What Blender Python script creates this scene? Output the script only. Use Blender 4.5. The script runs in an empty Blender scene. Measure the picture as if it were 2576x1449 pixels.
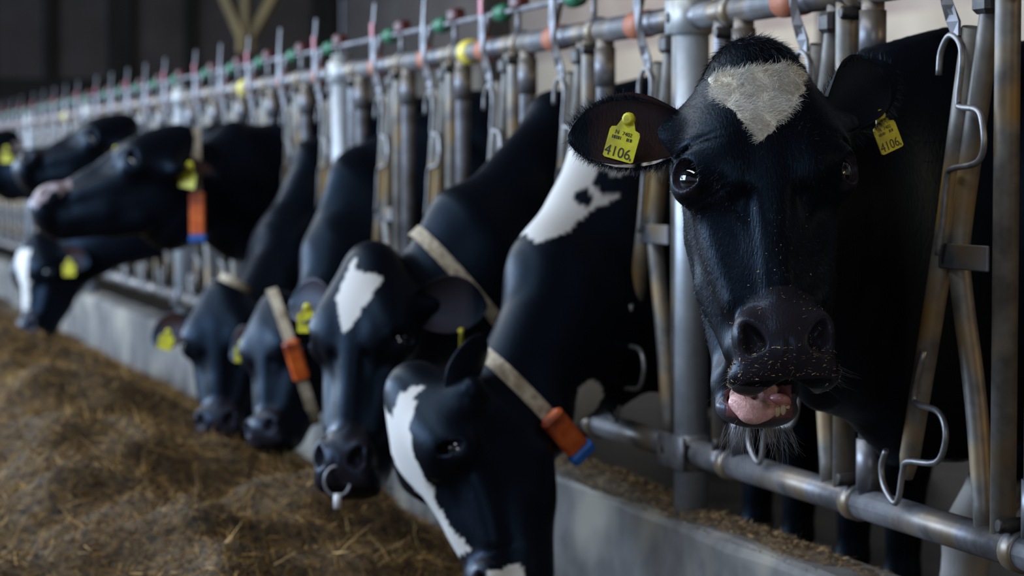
import bpy, math, random
import numpy as np
from mathutils import Vector, Matrix
rng=np.random.default_rng(7); random.seed(7)
scene=bpy.context.scene
COL=scene.collection
# ================================================================ camera
# world: x runs along the feed fence (+x = near end), y into the stall, z up; feed alley floor at z=0
FPX=6082.
PITCH=math.atan(305.5/FPX); TH=math.atan(1912/math.hypot(FPX,305.5))
cF=np.array([-math.cos(TH)*math.cos(PITCH),math.sin(TH)*math.cos(PITCH),-math.sin(PITCH)])
cR=np.array([math.sin(TH),math.cos(TH),0.]); cU=np.cross(cR,cF)
cC=np.array([0,-2.06,1.30])
cam_d=bpy.data.cameras.new('camera'); cam=bpy.data.objects.new('camera',cam_d); COL.objects.link(cam)
cam_d.sensor_width=36.; cam_d.lens=FPX/2576*36.; cam_d.clip_end=200.
m4=Matrix.Identity(4)
for i in range(3):
    m4[i][0]=cR[i]; m4[i][1]=cU[i]; m4[i][2]=-cF[i]; m4[i][3]=cC[i]
cam.matrix_world=m4
cam_d.dof.use_dof=True; cam_d.dof.focus_distance=3.80; cam_d.dof.aperture_fstop=4.0
scene.camera=cam
def at(x,y,dep): return cC+(cF*FPX+cR*(x-1288)+cU*(724.5-y))/FPX*dep
# ================================================================ world, daylight, exposure
w=bpy.data.worlds.new('world'); scene.world=w; w.use_nodes=True
w.node_tree.nodes['Background'].inputs[0].default_value=(.55,.68,1.,1); w.node_tree.nodes['Background'].inputs[1].default_value=.35
def area(name,loc,target,sx,sy,energy,color):
    l=bpy.data.lights.new(name,'AREA'); l.shape='RECTANGLE'; l.size=sx; l.size_y=sy; l.energy=energy; l.color=color
    o=bpy.data.objects.new(name,l); COL.objects.link(o); o.location=loc
    o.rotation_euler=(Vector(loc)-Vector(target)).to_track_quat('Z','Y').to_euler(); return o
# daylight through the open curtain side across the feed alley, the roof ridge light, an added fill from behind, an added back-wall light, warm stall-side light
area('daylight_open_side',(-16.5,-6.6,2.7),(-16.5,0,1.2),23,2.2,1950,(.60,.77,1.))
area('daylight_ridge',(-12.5,-3.2,4.5),(-12.5,-3.0,0),22,.8,560,(.86,.93,1.))
area('front_fill',(7.5,-4.6,2.4),(-4,-2.0,1.0),3.4,3.0,150,(.92,.95,1.))  # added fill behind the camera to brighten the cow's face, no door there
area('back_wall_fill',(-21,4.6,4.4),(-21.5,7,2.0),12,1.4,260,(1.,.94,.84))  # unseen light added over the stalls to brighten the back wall
area('warm_near_side',(3.0,6.6,3.0),(-4,0,1.),3.,1.5,130,(1.,.70,.34))  # weak warm light from the stall side for the yellow tube edges
scene.view_settings.view_transform='Standard'; scene.view_settings.look='None'
scene.view_settings.exposure=.12; scene.view_settings.gamma=1.; scene.view_settings.use_curve_mapping=False
try:
    cy=scene.cycles; cy.max_bounces=4; cy.diffuse_bounces=2; cy.glossy_bounces=2; cy.transmission_bounces=2; cy.transparent_max_bounces=2; cy.caustics_reflective=False; cy.caustics_refractive=False
except Exception: pass
# ---------------------------------------------------------------- SDF tool box
def smin(a,b,k):
    h=np.maximum(k-np.abs(a-b),0.)/k
    return np.minimum(a,b)-h*h*k*.25
def smax(a,b,k): return -smin(-a,-b,k)
def ell(p,c,r,M=None):
    q=p-np.asarray(c,np.float32)
    if M is not None: q=q@np.asarray(M,np.float32)      # columns of M = local axes
    r=np.asarray(r,np.float32)
    q=q/r; k0=np.sqrt(np.einsum('ij,ij->i',q,q)); q=q/r; k1=np.sqrt(np.einsum('ij,ij->i',q,q))+1e-9
    return k0*(k0-1.)/k1
def cone(p,a,b,ra,rb):
    a=np.asarray(a,np.float32); b=np.asarray(b,np.float32); d=b-a
    q=p-a; t=np.clip((q@d)/float(d@d),0,1); q-=t[:,None]*d
    return np.sqrt(np.einsum('ij,ij->i',q,q))-(ra+(rb-ra)*t)
def sweep(p,P,RV,RL,up=(0,0,1),k=.05):
    out=None; up=np.asarray(up,np.float32)
    for i in range(len(P)-1):
        a=np.asarray(P[i],np.float32); b=np.asarray(P[i+1],np.float32); d=b-a; L=float(np.sqrt(d@d)); dn=d/L
        lat=np.cross(dn,up); lat/=np.linalg.norm(lat); ver=np.cross(lat,dn)
        q=p-a; s=q@dn; t=np.clip(s/L,0,1); e=s-t*L
        rv=RV[i]+(RV[i+1]-RV[i])*t; rl=RL[i]+(RL[i+1]-RL[i])*t
        qv=q@ver; ql=q@lat; rm=np.minimum(rv,rl)
        m=np.sqrt((qv/rv)**2+(ql/rl)**2+(e/rm)**2)
        d_=(m-1.)*rm
        out=d_ if out is None else smin(out,d_,k)
    return out
def axis_grid(lo,hi,flo,fhi,h,H,g=1.18):
    """1-D lattice, spacing h inside [flo,fhi], growing to H outside"""
    xs=list(np.arange(flo,fhi+h,h)); s=h
    while xs[-1]<hi: s=min(s*g,H); xs.append(xs[-1]+s)
    s=h; left=[]; x=flo
    while x>lo: s=min(s*g,H); x-=s; left.append(x)
    return np.array(left[::-1]+xs,np.float32)
def surface_nets(f,gx,gy,gz,B=8):
    """mesh of f=0 on a rectilinear lattice; only blocks near the surface are evaluated"""
    N=[len(g) for g in (gx,gy,gz)]
    nb=[(n-2)//B+1 for n in N]
    I=np.stack(np.meshgrid(*[np.arange(n) for n in nb],indexing='ij'),-1).reshape(-1,3)
    lo=I*B; hi=np.minimum(lo+B,np.array(N)-1)
    G=(gx,gy,gz)
    pl=np.stack([G[a][lo[:,a]] for a in range(3)],-1); ph=np.stack([G[a][hi[:,a]] for a in range(3)],-1)
    c=(pl+ph)/2; rad=np.sqrt(((ph-pl)**2).sum(-1))/2
    keep=np.abs(f(c.astype(np.float32)))<rad*1.35+.012
    lo=lo[keep]
    n1=B+1
    o=np.stack(np.meshgrid(*[np.arange(n1)]*3,indexing='ij'),-1).reshape(-1,3)
    idx=lo[:,None,:]+o[None]
    idx=np.minimum(idx,np.array(N)-1)
    pts=np.stack([G[a][idx[...,a]] for a in range(3)],-1).astype(np.float32)
    vals=np.empty(pts.shape[:2],np.float32)
    for s in range(0,len(lo),400):
        q=pts[s:s+400]; vals[s:s+400]=f(q.reshape(-1,3)).reshape(q.shape[:2])
    V=vals.reshape(-1,n1,n1,n1); P=pts.reshape(-1,n1,n1,n1,3)
    # cell vertices
    corners=[(i,j,k) for i in (0,1) for j in (0,1) for k in (0,1)]
    cs=[V[:,i:i+B,j:j+B,k:k+B] for i,j,k in corners]
    S=np.stack(cs,-1)<0
    act=S.any(-1)&~S.all(-1)
    acc=np.zeros(act.shape+(3,),np.float32); cnt=np.zeros(act.shape,np.float32)
    for a in range(8):
        for b in range(a+1,8):
            ca,cb=corners[a],corners[b]
            if sum(x!=y for x,y in zip(ca,cb))!=1: continue
            va=cs[a]; vb=cs[b]; m=((va<0)!=(vb<0))
            t=np.where(m,va/np.where(m,va-vb,1),0)[...,None]
            pa=P[:,ca[0]:ca[0]+B,ca[1]:ca[1]+B,ca[2]:ca[2]+B]; pb=P[:,cb[0]:cb[0]+B,cb[1]:cb[1]+B,cb[2]:cb[2]+B]
            acc+=np.where(m[...,None],pa+(pb-pa)*t,0); cnt+=m
    bi,ci,cj,ck=np.nonzero(act)
    verts=acc[act]/cnt[act][:,None]
    gid=(lo[bi]+np.stack([ci,cj,ck],-1)).astype(np.int64)
    key=(gid[:,0]*N[1]+gid[:,1])*N[2]+gid[:,2]
    order=np.argsort(key); key=key[order]; verts=verts[order]
    ukey,first=np.unique(key,return_index=True); verts=verts[first]; key=ukey
    def look(g):
        kk=(g[:,0]*N[1]+g[:,1])*N[2]+g[:,2]
        i=np.searchsorted(key,kk); i=np.minimum(i,len(key)-1)
        return np.where(key[i]==kk,i,-1)
    quads=[]
    for ax in range(3):
        sl0=[slice(0,B)]*3; sl1=list(sl0); sl1[ax]=slice(1,B+1)
        va=V[(slice(None),)+tuple(sl0)]; vb=V[(slice(None),)+tuple(sl1)]
        m=(va<0)!=(vb<0)
        b_,i_,j_,k_=np.nonzero(m)
        g=lo[b_]+np.stack([i_,j_,k_],-1); flip=(va[m]<0)
        # the edge is repeated in neighbouring blocks on shared faces: unique
        kk=(g[:,0]*N[1]+g[:,1])*N[2]+g[:,2]
        _,u=np.unique(kk,return_index=True); g=g[u]; flip=flip[u]
        a1,a2=(ax+1)%3,(ax+2)%3
        e1=np.zeros(3,int); e1[a1]=1; e2=np.zeros(3,int); e2[a2]=1
        q=np.stack([look(g-e1-e2),look(g-e2),look(g),look(g-e1)],-1)
        ok=(q>=0).all(-1); q=q[ok]; fl=flip[ok]
        q[~fl]=q[~fl][:,::-1]
        quads.append(q)
    return verts,np.concatenate(quads)
# ---------------------------------------------------------------- cow anatomy
EYE_C=np.array([.109,.070,.002]); EYE_N=np.array([.64,-.765,.06]); EYE_N/=np.linalg.norm(EYE_N)
def frame_from(n,up=(0,0,1)):
    n=np.asarray(n,float); n=n/np.linalg.norm(n); u=np.asarray(up,float); u=u-n*(u@n); u/=np.linalg.norm(u)
    return np.stack([np.cross(u,n),u,n],1)          # columns: right, up, normal
EYE_M=frame_from(EYE_N,(.18,0,1))
def rotx(a):
    c,s=np.cos(a),np.sin(a); return np.array([[1,0,0],[0,c,-s],[0,s,c]])
def rotz(a):
    c,s=np.cos(a),np.sin(a); return np.array([[c,-s,0],[s,c,0],[0,0,1]])
def roty(a):
    c,s=np.cos(a),np.sin(a); return np.array([[c,0,s],[0,1,0],[-s,0,c]])
JAW_O=np.array([0,.215,-.02])
def jaw_space(p,jaw,shift):
    """points -> frame of the closed lower jaw (jaw swings open by 'jaw', chin slides sideways by 'shift')"""
    q=p-JAW_O.astype(np.float32)
    q=q@rotz(0).astype(np.float32)
    M=(roty(shift)@rotx(jaw)).astype(np.float32)      # forward motion of the jaw
    return q@M+JAW_O.astype(np.float32)
def head_sdf(p,jaw=0.,shift=0.,fine=True,lid=1.):
    q=p.copy(); q[:,0]=np.abs(q[:,0])
    d=ell(q,(0,.098,.072),(.116,.098,.115))                       # cranium
    d=smin(d,ell(q,(0,.085,.172),(.066,.060,.056)),.06)           # poll
    d=smin(d,ell(q,(0,.050,.045),(.104,.048,.110)),.03)           # forehead
    d=smin(d,ell(q,(.094,.072,.016),(.050,.058,.062)),.045)        # orbit
    d=smin(d,cone(q,(.080,.13,.085),(.150,.145,.100),.046,.024),.07) # root of the ear
    d=smin(d,ell(q,(0,.078,-.100),(.058,.060,.165)),.05)          # nasal bridge
    d=smin(d,cone(q,(.076,.098,-.035),(.054,.088,-.180),.034,.033),.022)  # facial crest
    d=smin(d,ell(q,(.066,.180,-.075),(.044,.088,.118)),.05)       # masseter
    d=smin(d,cone(q,(.0,.21,.0),(.0,.30,.04),.09,.10),.06)        # nape
    d=smin(d,cone(q,(.064,.168,-.140),(.050,.138,-.240),.044,.034),.03)   # cheek behind the muzzle
    # muzzle
    d=smin(d,ell(q,(0,.078,-.256),(.068,.066,.060)),.04)
    d=smin(d,ell(q,(0,.042,-.260),(.060,.032,.046)),.02)          # nose pad
    d=smin(d,ell(q,(.054,.048,-.250),(.026,.034,.036)),.018)      # wing of nostril
    d=smin(d,ell(q,(.046,.082,-.303),(.042,.046,.026)),.03)       # upper lip
    # crease between orbit and bridge, tear groove
    d=smax(d,-ell(q,(.104,.022,-.075),(.022,.022,.055)),.035)
    d=smax(d,-cone(q,(.047,.020,-.045),(.044,.026,-.185),.011,.008),.022)   # groove beside the nasal bridge
    d=smin(d,ell(q,(.062,.040,.030),(.022,.026,.050)),.04)                  # frontal ridge above the eye
    # lower jaw
    j=jaw_space(p,jaw,shift); j[:,0]=np.abs(j[:,0])
    e=cone(j,(.068,.245,-.055),(.030,.165,-.270),.042,.028)
    e=smin(e,cone(j,(0,.215,-.06),(0,.150,-.255),.060,.040),.04)
    e=smin(e,ell(j,(0,.118,-.302),(.066,.050,.030)),.03)          # lower lip and chin
    if jaw>.05:
        # hollow of the lower jaw: scooped dish, opening upward and forward
        e=smax(e,-ell(j,(0,.100,-.280),(.052,.058,.030),rotx(-.35)),.008)
        M=roty(shift)@rotx(jaw)
        for m in (1,-1):
            b_=M@(np.array([.046*m,.150,-.268])-JAW_O)+JAW_O
            e=smin(e,cone(p,(.050*m,.140,-.245),b_,.020,.018),.035)   # corner of the mouth
        e=smin(e,cone(q,(0,.20,-.12),(0,.185,-.22),.065,.045),.04)     # throat
        cav=ell(p,(0,.105,-.318),(.044,.050,.034),rotx(.1))
        d=smax(d,-cav,.012)
    d=smin(d,e,.028 if jaw<=.05 else .014)
    if fine:
        # nostril: slanting comma
        n=np.array([.40,-.90,.12]); M=frame_from(n,(.62,0,.78))
        d=smax(d,-ell(q,(.054,.010,-.256),(.0125,.0255,.036),M),.008)
        d=smax(d,-ell(q,(.060,.018,-.268),(.0110,.0120,.026),M),.012)
        # philtrum
        d=smax(d,-ell(q,(0,.004,-.292),(.0025,.012,.022)),.008)
        # eyelids: swelling, then almond opening
        d=smin(d,ell(q,EYE_C,(.045,.037,.0275),EYE_M),.018)
        d=smax(d,-ell(q,EYE_C+EYE_N*.029,(.0285,.0215*lid,.0265),EYE_M),.004)
        if lid<1: return d
        # folds above and below the eye
        d=smax(d,-ell(q,EYE_C+EYE_N*.030+EYE_M[:,1]*.034,(.028,.0020,.010),EYE_M),.014)
        d=smax(d,-ell(q,EYE_C+EYE_N*.025-EYE_M[:,1]*.034,(.028,.0024,.010),EYE_M),.010)
        d=smax(d,-ell(q,EYE_C+EYE_N*.021-EYE_M[:,1]*.045,(.026,.0024,.010),EYE_M),.012)
    return d
def ear_mesh(side,L=.205,W=.062,droop=0.,back=.25,twist=0.,nu=28,nv=18,cup=.55,th=.005):
    """leaf-shaped cupped ear as a closed shell in the head frame; returns verts, quads, inner mask"""
    base=np.array([.098*side,.115,.082])
    ax=np.array([side*np.cos(droop)*np.cos(back),np.sin(back)*np.cos(droop),-np.sin(droop)])
    fwd=np.array([0,-1,0.]); fwd=fwd-ax*(fwd@ax); fwd/=np.linalg.norm(fwd)
    up=np.cross(ax,fwd)*-side
    if up[2]<0: up=-up
    c,s=np.cos(twist),np.sin(twist); fwd,up=fwd*c+up*s, up*c-fwd*s
    prof_u=np.array([0,.08,.2,.35,.5,.65,.78,.88,.95,1.0]); prof_w=np.array([.46,.50,.70,.90,1.0,.97,.83,.63,.40,.10])
    V=[];inn=[]
    for layer in (0,1):
        for i in range(nu):
            u=i/(nu-1); w=W*np.interp(u,prof_u,prof_w)
            cu=cup*(1.35-1.0*u)
            for j in range(nv):
                v=-1+2*j/(nv-1)
                a=v*1.15*cu*1.4
                # arc cross-section
                R=w/np.sin(min(1.5,1.15*cu*1.4)) if cu>.02 else w*50
                y=R*np.sin(a); z=R*(1-np.cos(a))
                skew=.012*np.sin(u*3.1)
                pt=base+ax*(u*L)+up*(y+skew+ .010*u*u)+fwd*(z - (.0 if layer==0 else th*(1.-.6*abs(v))) -.01*u)
                V.append(pt); inn.append(1. if layer==0 else 0.)
    V=np.array(V); F=[]
    def id(l,i,j): return (l*nu+i)*nv+j
    for i in range(nu-1):
        for j in range(nv-1):
            a,b,c_,d_=id(0,i,j),id(0,i+1,j),id(0,i+1,j+1),id(0,i,j+1)
            F.append((a,b,c_,d_)); a,b,c_,d_=id(1,i,j),id(1,i,j+1),id(1,i+1,j+1),id(1,i+1,j); F.append((a,b,c_,d_))
    for i in range(nu-1):
        F.append((id(0,i,0),id(1,i,0),id(1,i+1,0),id(0,i+1,0)))
        F.append((id(0,i,nv-1),id(0,i+1,nv-1),id(1,i+1,nv-1),id(1,i,nv-1)))
    for j in range(nv-1):
        F.append((id(0,nu-1,j),id(1,nu-1,j),id(1,nu-1,j+1),id(0,nu-1,j+1)))
        F.append((id(0,0,j),id(0,0,j+1),id(1,0,j+1),id(1,0,j)))
    F=np.array(F)
    if side<0: F=F[:,::-1]
    frame=dict(base=base,ax=ax,fwd=fwd,up=up,L=L,W=W)
    return V,F,np.array(inn),frame
# ================================================================ materials
def nmat(name): 
    m=bpy.data.materials.new(name); m.use_nodes=True; nt=m.node_tree; b=nt.nodes['Principled BSDF']; return m,nt,b
def ramp_mat(name,c1,c2,scale=8.,rough=.6,metal=0.,bump=.0,detail=3.,stretch=(1,1,1),rough2=None,lo=.35,hi=.65,spec=.5,c3=None,scale3=2.):
    m,nt,b=nmat(name); N=nt.nodes; L=nt.links
    tc=N.new('ShaderNodeTexCoord'); mp=N.new('ShaderNodeMapping'); mp.inputs['Scale'].default_value=stretch
    L.new(tc.outputs['Object'],mp.inputs['Vector'])
    no=N.new('ShaderNodeTexNoise'); no.inputs['Scale'].default_value=scale; no.inputs['Detail'].default_value=detail; no.inputs['Roughness'].default_value=.62
    L.new(mp.outputs['Vector'],no.inputs['Vector'])
    cr=N.new('ShaderNodeValToRGB'); cr.color_ramp.elements[0].position=lo; cr.color_ramp.elements[1].position=hi
    cr.color_ramp.elements[0].color=(*c1,1); cr.color_ramp.elements[1].color=(*c2,1)
    L.new(no.outputs['Fac'],cr.inputs['Fac']); out=cr.outputs['Color']
    if c3 is not None:
        n3=N.new('ShaderNodeTexNoise'); n3.inputs['Scale'].default_value=scale3; n3.inputs['Detail'].default_value=2.
        L.new(mp.outputs['Vector'],n3.inputs['Vector'])
        r3=N.new('ShaderNodeValToRGB'); r3.color_ramp.elements[0].position=.52; r3.color_ramp.elements[1].position=.68
        L.new(n3.outputs['Fac'],r3.inputs['Fac'])
        mx=N.new('ShaderNodeMixRGB'); mx.inputs['Color2'].default_value=(*c3,1); L.new(r3.outputs['Color'],mx.inputs['Fac']); L.new(out,mx.inputs['Color1']); out=mx.outputs['Color']
    L.new(out,b.inputs['Base Color'])
    b.inputs['Roughness'].default_value=rough; b.inputs['Metallic'].default_value=metal; b.inputs['Specular IOR Level'].default_value=spec
    if bump:
        bp=N.new('ShaderNodeBump'); bp.inputs['Strength'].default_value=bump; bp.inputs['Distance'].default_value=.01
        L.new(no.outputs['Fac'],bp.inputs['Height']); L.new(bp.outputs['Normal'],b.inputs['Normal'])
    return m
def col_mat(name,bump_scale=0.,bump=.0,spec=.5,tint=None):
    """colour from the mesh's own colour attribute (coat pattern, straw colour), alpha = roughness"""
    m,nt,b=nmat(name); N=nt.nodes; L=nt.links
    a=N.new('ShaderNodeVertexColor'); a.layer_name='Col'
    L.new(a.outputs['Color'],b.inputs['Base Color']); L.new(a.outputs['Alpha'],b.inputs['Roughness'])
    b.inputs['Specular IOR Level'].default_value=spec
    if tint: b.inputs['Specular Tint'].default_value=(*tint,1)
    if bump:
        tc=N.new('ShaderNodeTexCoord'); mp=N.new('ShaderNodeMapping'); mp.inputs['Scale'].default_value=(1,1,.22)
        no=N.new('ShaderNodeTexNoise'); no.inputs['Scale'].default_value=bump_scale; no.inputs['Detail'].default_value=2.
        L.new(tc.outputs['Object'],mp.inputs['Vector']); L.new(mp.outputs['Vector'],no.inputs['Vector'])
        bp=N.new('ShaderNodeBump'); bp.inputs['Strength'].default_value=bump; bp.inputs['Distance'].default_value=.004
        L.new(no.outputs['Fac'],bp.inputs['Height']); L.new(bp.outputs['Normal'],b.inputs['Normal'])
    return m
M={}
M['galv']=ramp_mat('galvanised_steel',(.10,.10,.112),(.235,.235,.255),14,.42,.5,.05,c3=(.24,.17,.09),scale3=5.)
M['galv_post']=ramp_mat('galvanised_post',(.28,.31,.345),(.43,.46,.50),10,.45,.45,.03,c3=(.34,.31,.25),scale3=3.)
M['galv_dirty']=ramp_mat('stained_steel',(.11,.10,.095),(.25,.235,.21),12,.5,.35,.06,c3=(.32,.20,.07),scale3=6.)
M['strip']=ramp_mat('pale_steel_strip',(.15,.15,.165),(.25,.25,.275),20,.45,.4)
M['rod']=ramp_mat('steel_rod',(.16,.16,.17),(.30,.29,.29),30,.4,.6)
M['bolt']=ramp_mat('dark_bolt',(.02,.02,.02),(.06,.05,.045),40,.5,.5)
M['rust']=ramp_mat('orange_primer',(.30,.075,.03),(.42,.14,.07),12,.6)
M['red']=ramp_mat('dark_red_plastic',(.05,.005,.005),(.10,.009,.009),12,.5)
M['pink']=ramp_mat('pink_sticker',(.45,.10,.14),(.6,.2,.24),12,.5)
M['green']=ramp_mat('green_plastic',(.012,.10,.05),(.03,.19,.10),14,.4)
M['yellow']=ramp_mat('yellow_plastic',(.62,.48,.03),(.78,.66,.10),9,.4)
M['tag']=ramp_mat('yellow_tag',(.55,.52,.012),(.70,.66,.03),60,.42,c3=(.38,.34,.03),scale3=30.)
M['ink']=ramp_mat('black_ink',(.012,.012,.008),(.03,.03,.02),80,.5)
M['orange']=ramp_mat('orange_plastic',(.62,.095,.012),(.80,.17,.03),30,.45,c3=(.26,.04,.012),scale3=14.)
M['blue']=ramp_mat('blue_plastic',(.01,.10,.42),(.02,.17,.60),14,.4)
M['strap']=ramp_mat('woven_strap',(.24,.19,.13),(.46,.39,.29),60,.75,bump=.1,c3=(.16,.11,.06),scale3=12.)
M['conc']=ramp_mat('curb_concrete',(.060,.056,.054),(.145,.136,.130),5,.72,0,.25,c3=(.24,.22,.18),scale3=3.)
M['floor']=ramp_mat('alley_concrete',(.07,.065,.06),(.13,.12,.11),3,.8,0,.2)
M['stall']=ramp_mat('wet_stall_floor',(.012,.010,.008),(.035,.028,.02),4,.5,0,.3)
M['plaster']=ramp_mat('beige_wall',(.40,.35,.29),(.50,.45,.38),1.2,.85,0,.1)
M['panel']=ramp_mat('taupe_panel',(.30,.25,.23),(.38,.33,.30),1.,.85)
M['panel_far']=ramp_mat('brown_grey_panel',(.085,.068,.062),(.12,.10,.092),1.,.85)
M['dark']=ramp_mat('dark_timber',(.012,.010,.009),(.03,.024,.02),5,.8,stretch=(1,1,.2))
M['roof']=ramp_mat('roof_sheet',(.05,.045,.042),(.08,.07,.065),2,.8)
M['brace']=ramp_mat('ochre_timber',(.09,.06,.022),(.16,.11,.04),6,.8,stretch=(1,1,.2))
M['coat']=col_mat('cow_coat',260.,.22,.19,(.36,.62,1.))
M['fur']=col_mat('cow_hair',spec=.48,tint=(.42,.68,1.))
M['hay']=col_mat('silage_strands',spec=.25)
M['feed']=ramp_mat('silage_ground',(.010,.006,.003),(.12,.072,.028),38,.9,0,.9,detail=4.)
M['tongue']=ramp_mat('tongue',(.62,.32,.31),(.74,.46,.45),90,.32,bump=.25,c3=(.16,.12,.06),scale3=28.)
M['gum']=ramp_mat('gum',(.42,.17,.17),(.55,.27,.27),50,.3)
M['tooth']=ramp_mat('tooth',(.42,.34,.20),(.62,.54,.38),60,.35)
M['whisk']=ramp_mat('whisker',(.16,.15,.15),(.35,.33,.31),5,.5)
# eye ball: iris and pupil round local +z
def eye_mat():
    m,nt,b=nmat('cow_eye'); N=nt.nodes; L=nt.links
    tc=N.new('ShaderNodeTexCoord'); sp=N.new('ShaderNodeSeparateXYZ'); L.new(tc.outputs['Object'],sp.inputs[0])
    cr=N.new('ShaderNodeValToRGB'); e=cr.color_ramp.elements
    e[0].position=.20; e[0].color=(.42,.40,.44,1); e[1].position=.32; e[1].color=(.010,.012,.022,1)
    n=e.new(.80); n.color=(.012,.016,.03,1); n2=e.new(.86); n2.color=(.002,.002,.003,1)
    mr=N.new('ShaderNodeMath'); mr.operation='DIVIDE'; mr.inputs[1].default_value=.032; L.new(sp.outputs['Z'],mr.inputs[0]); L.new(mr.outputs[0],cr.inputs['Fac'])
    L.new(cr.outputs['Color'],b.inputs['Base Color']); b.inputs['Roughness'].default_value=.04; b.inputs['Coat Weight'].default_value=1.; b.inputs['Coat Roughness'].default_value=.02
    return m
M['eye']=eye_mat()
# ================================================================ mesh helpers
def new_mesh(name,V,F,mat,smooth=True,col=None):
    V=np.asarray(V,np.float32); me=bpy.data.meshes.new(name)
    if isinstance(F,np.ndarray):
        k=F.shape[1]; me.vertices.add(len(V)); me.vertices.foreach_set('co',V.ravel())
        me.loops.add(F.size); me.loops.foreach_set('vertex_index',F.astype(np.int32).ravel())
        me.polygons.add(len(F)); me.polygons.foreach_set('loop_start',np.arange(0,F.size,k,dtype=np.int32))
        me.update(calc_edges=True)
    else: me.from_pydata(V.tolist(),[],F)
    if smooth: me.polygons.foreach_set('use_smooth',np.ones(len(me.polygons),bool))
    if col is not None:
        a=me.color_attributes.new('Col','FLOAT_COLOR','POINT'); a.data.foreach_set('color',np.asarray(col,np.float32).ravel())
    if mat is not None: me.materials.append(mat)
    return me
def obj(name,me,parent=None,loc=None):
    o=bpy.data.objects.new(name,me); COL.objects.link(o)
    if parent is not None: o.parent=parent
    if loc is not None: o.location=loc
    return o
def tag(o,label=None,cat=None,group=None,kind=None):
    if label: o['label']=label
    if cat: o['category']=cat
    if group: o['group']=group
    if kind: o['kind']=kind
    return o
def empty(name,loc,label,cat,group=None):
    o=bpy.data.objects.new(name,None); COL.objects.link(o); o.location=loc; o.empty_display_size=.05
    return tag(o,label,cat,group)
class MB:
    """collects pieces of ONE part"""
    def __init__(s): s.V=[]; s.F=[]
    def add(s,V,F):
        n=len(s.V); s.V+= [tuple(v) for v in V]; s.F+=[tuple(i+n for i in f) for f in F]; return s
    def box(s,lo,hi,bev=.0):
        (x0,y0,z0),(x1,y1,z1)=lo,hi
        if bev<=0:
            V=[(x,y,z) for x in (x0,x1) for y in (y0,y1) for z in (z0,z1)]
            return s.add(V,[(0,1,3,2),(4,6,7,5),(0,4,5,1),(2,3,7,6),(0,2,6,4),(1,5,7,3)])
        b=bev; P=[]
        # chamfered box through an 8-gon prism stack
        def ring(z,i): 
            return [(x0+b+i,y0+i,z),(x1-b-i,y0+i,z),(x1-i,y0+b+i,z),(x1-i,y1-b-i,z),(x1-b-i,y1-i,z),(x0+b+i,y1-i,z),(x0+i,y1-b-i,z),(x0+i,y0+b+i,z)]
        R=[ring(z0,b*.7),ring(z0+b,0),ring(z1-b,0),ring(z1,b*.7)]
        V=sum(R,[]); F=[tuple(range(7,-1,-1)),tuple(range(24,32))]
        for r in range(3):
            for k in range(8): F.append((r*8+k,r*8+(k+1)%8,r*8+8+(k+1)%8,r*8+8+k))
        return s.add(V,F)
    def tube(s,pts,r,n=14,cap=True,flat=None):
        pts=[np.array(p,float) for p in pts]; m=len(pts); rs=[r]*m if np.isscalar(r) else list(r)
        T=[]
        for i in range(m):
            a=pts[max(i-1,0)]; b=pts[min(i+1,m-1)]; t=b-a; T.append(t/np.linalg.norm(t))
        u=np.array([0,1.,0]) if abs(T[0][1])<.9 else np.array([1.,0,0])
        V=[]
        for i in range(m):
            u=u-T[i]*(u@T[i]); u/=np.linalg.norm(u); v=np.cross(T[i],u)
            fu=1. if flat is None else flat
            for k in range(n):
                a=2*math.pi*k/n; V.append(pts[i]+rs[i]*(u*math.cos(a)*fu+v*math.sin(a)))
        F=[(i*n+k,i*n+(k+1)%n,(i+1)*n+(k+1)%n,(i+1)*n+k) for i in range(m-1) for k in range(n)]
        if cap: F+= [tuple(range(n-1,-1,-1)),tuple((m-1)*n+k for k in range(n))]
        return s.add(V,F)
    def mesh(s,name,mat,smooth=True): 
        me=new_mesh(name,s.V,s.F,mat,False)
        if smooth: 
            me.polygons.foreach_set('use_smooth',[len(p.vertices)==4 for p in me.polygons])
        return me
    def build(s,name,mat,parent=None,loc=None,smooth=True): return obj(name,s.mesh(name,mat,smooth),parent,loc)
def spline(pts,n=6):
    """Catmull-Rom through pts"""
    P=[np.array(p,float) for p in pts]; P=[2*P[0]-P[1]]+P+[2*P[-1]-P[-2]]; out=[]
    for i in range(1,len(P)-2):
        for k in range(n):
            t=k/n; out.append(.5*((2*P[i])+(-P[i-1]+P[i+1])*t+(2*P[i-1]-5*P[i]+4*P[i+1]-P[i+2])*t*t+(-P[i-1]+3*P[i]-3*P[i+1]+P[i+2])*t**3))
    out.append(P[-2]); return out
_waves=[(rng.normal(size=3),rng.uniform(0,6.28)) for _ in range(24)]
def wob(p,freq,octaves=2):
    """cheap smooth noise in [-1,1] at points p (n,3)"""
    out=np.zeros(len(p)); amp=1.
    for o in range(octaves):
        for k in range(8):
            d,ph=_waves[(o*8+k)%24]; out+=amp*np.sin((p@d)*freq*(2.1**o)+ph)*.3
        amp*=.5
    return out
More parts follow.
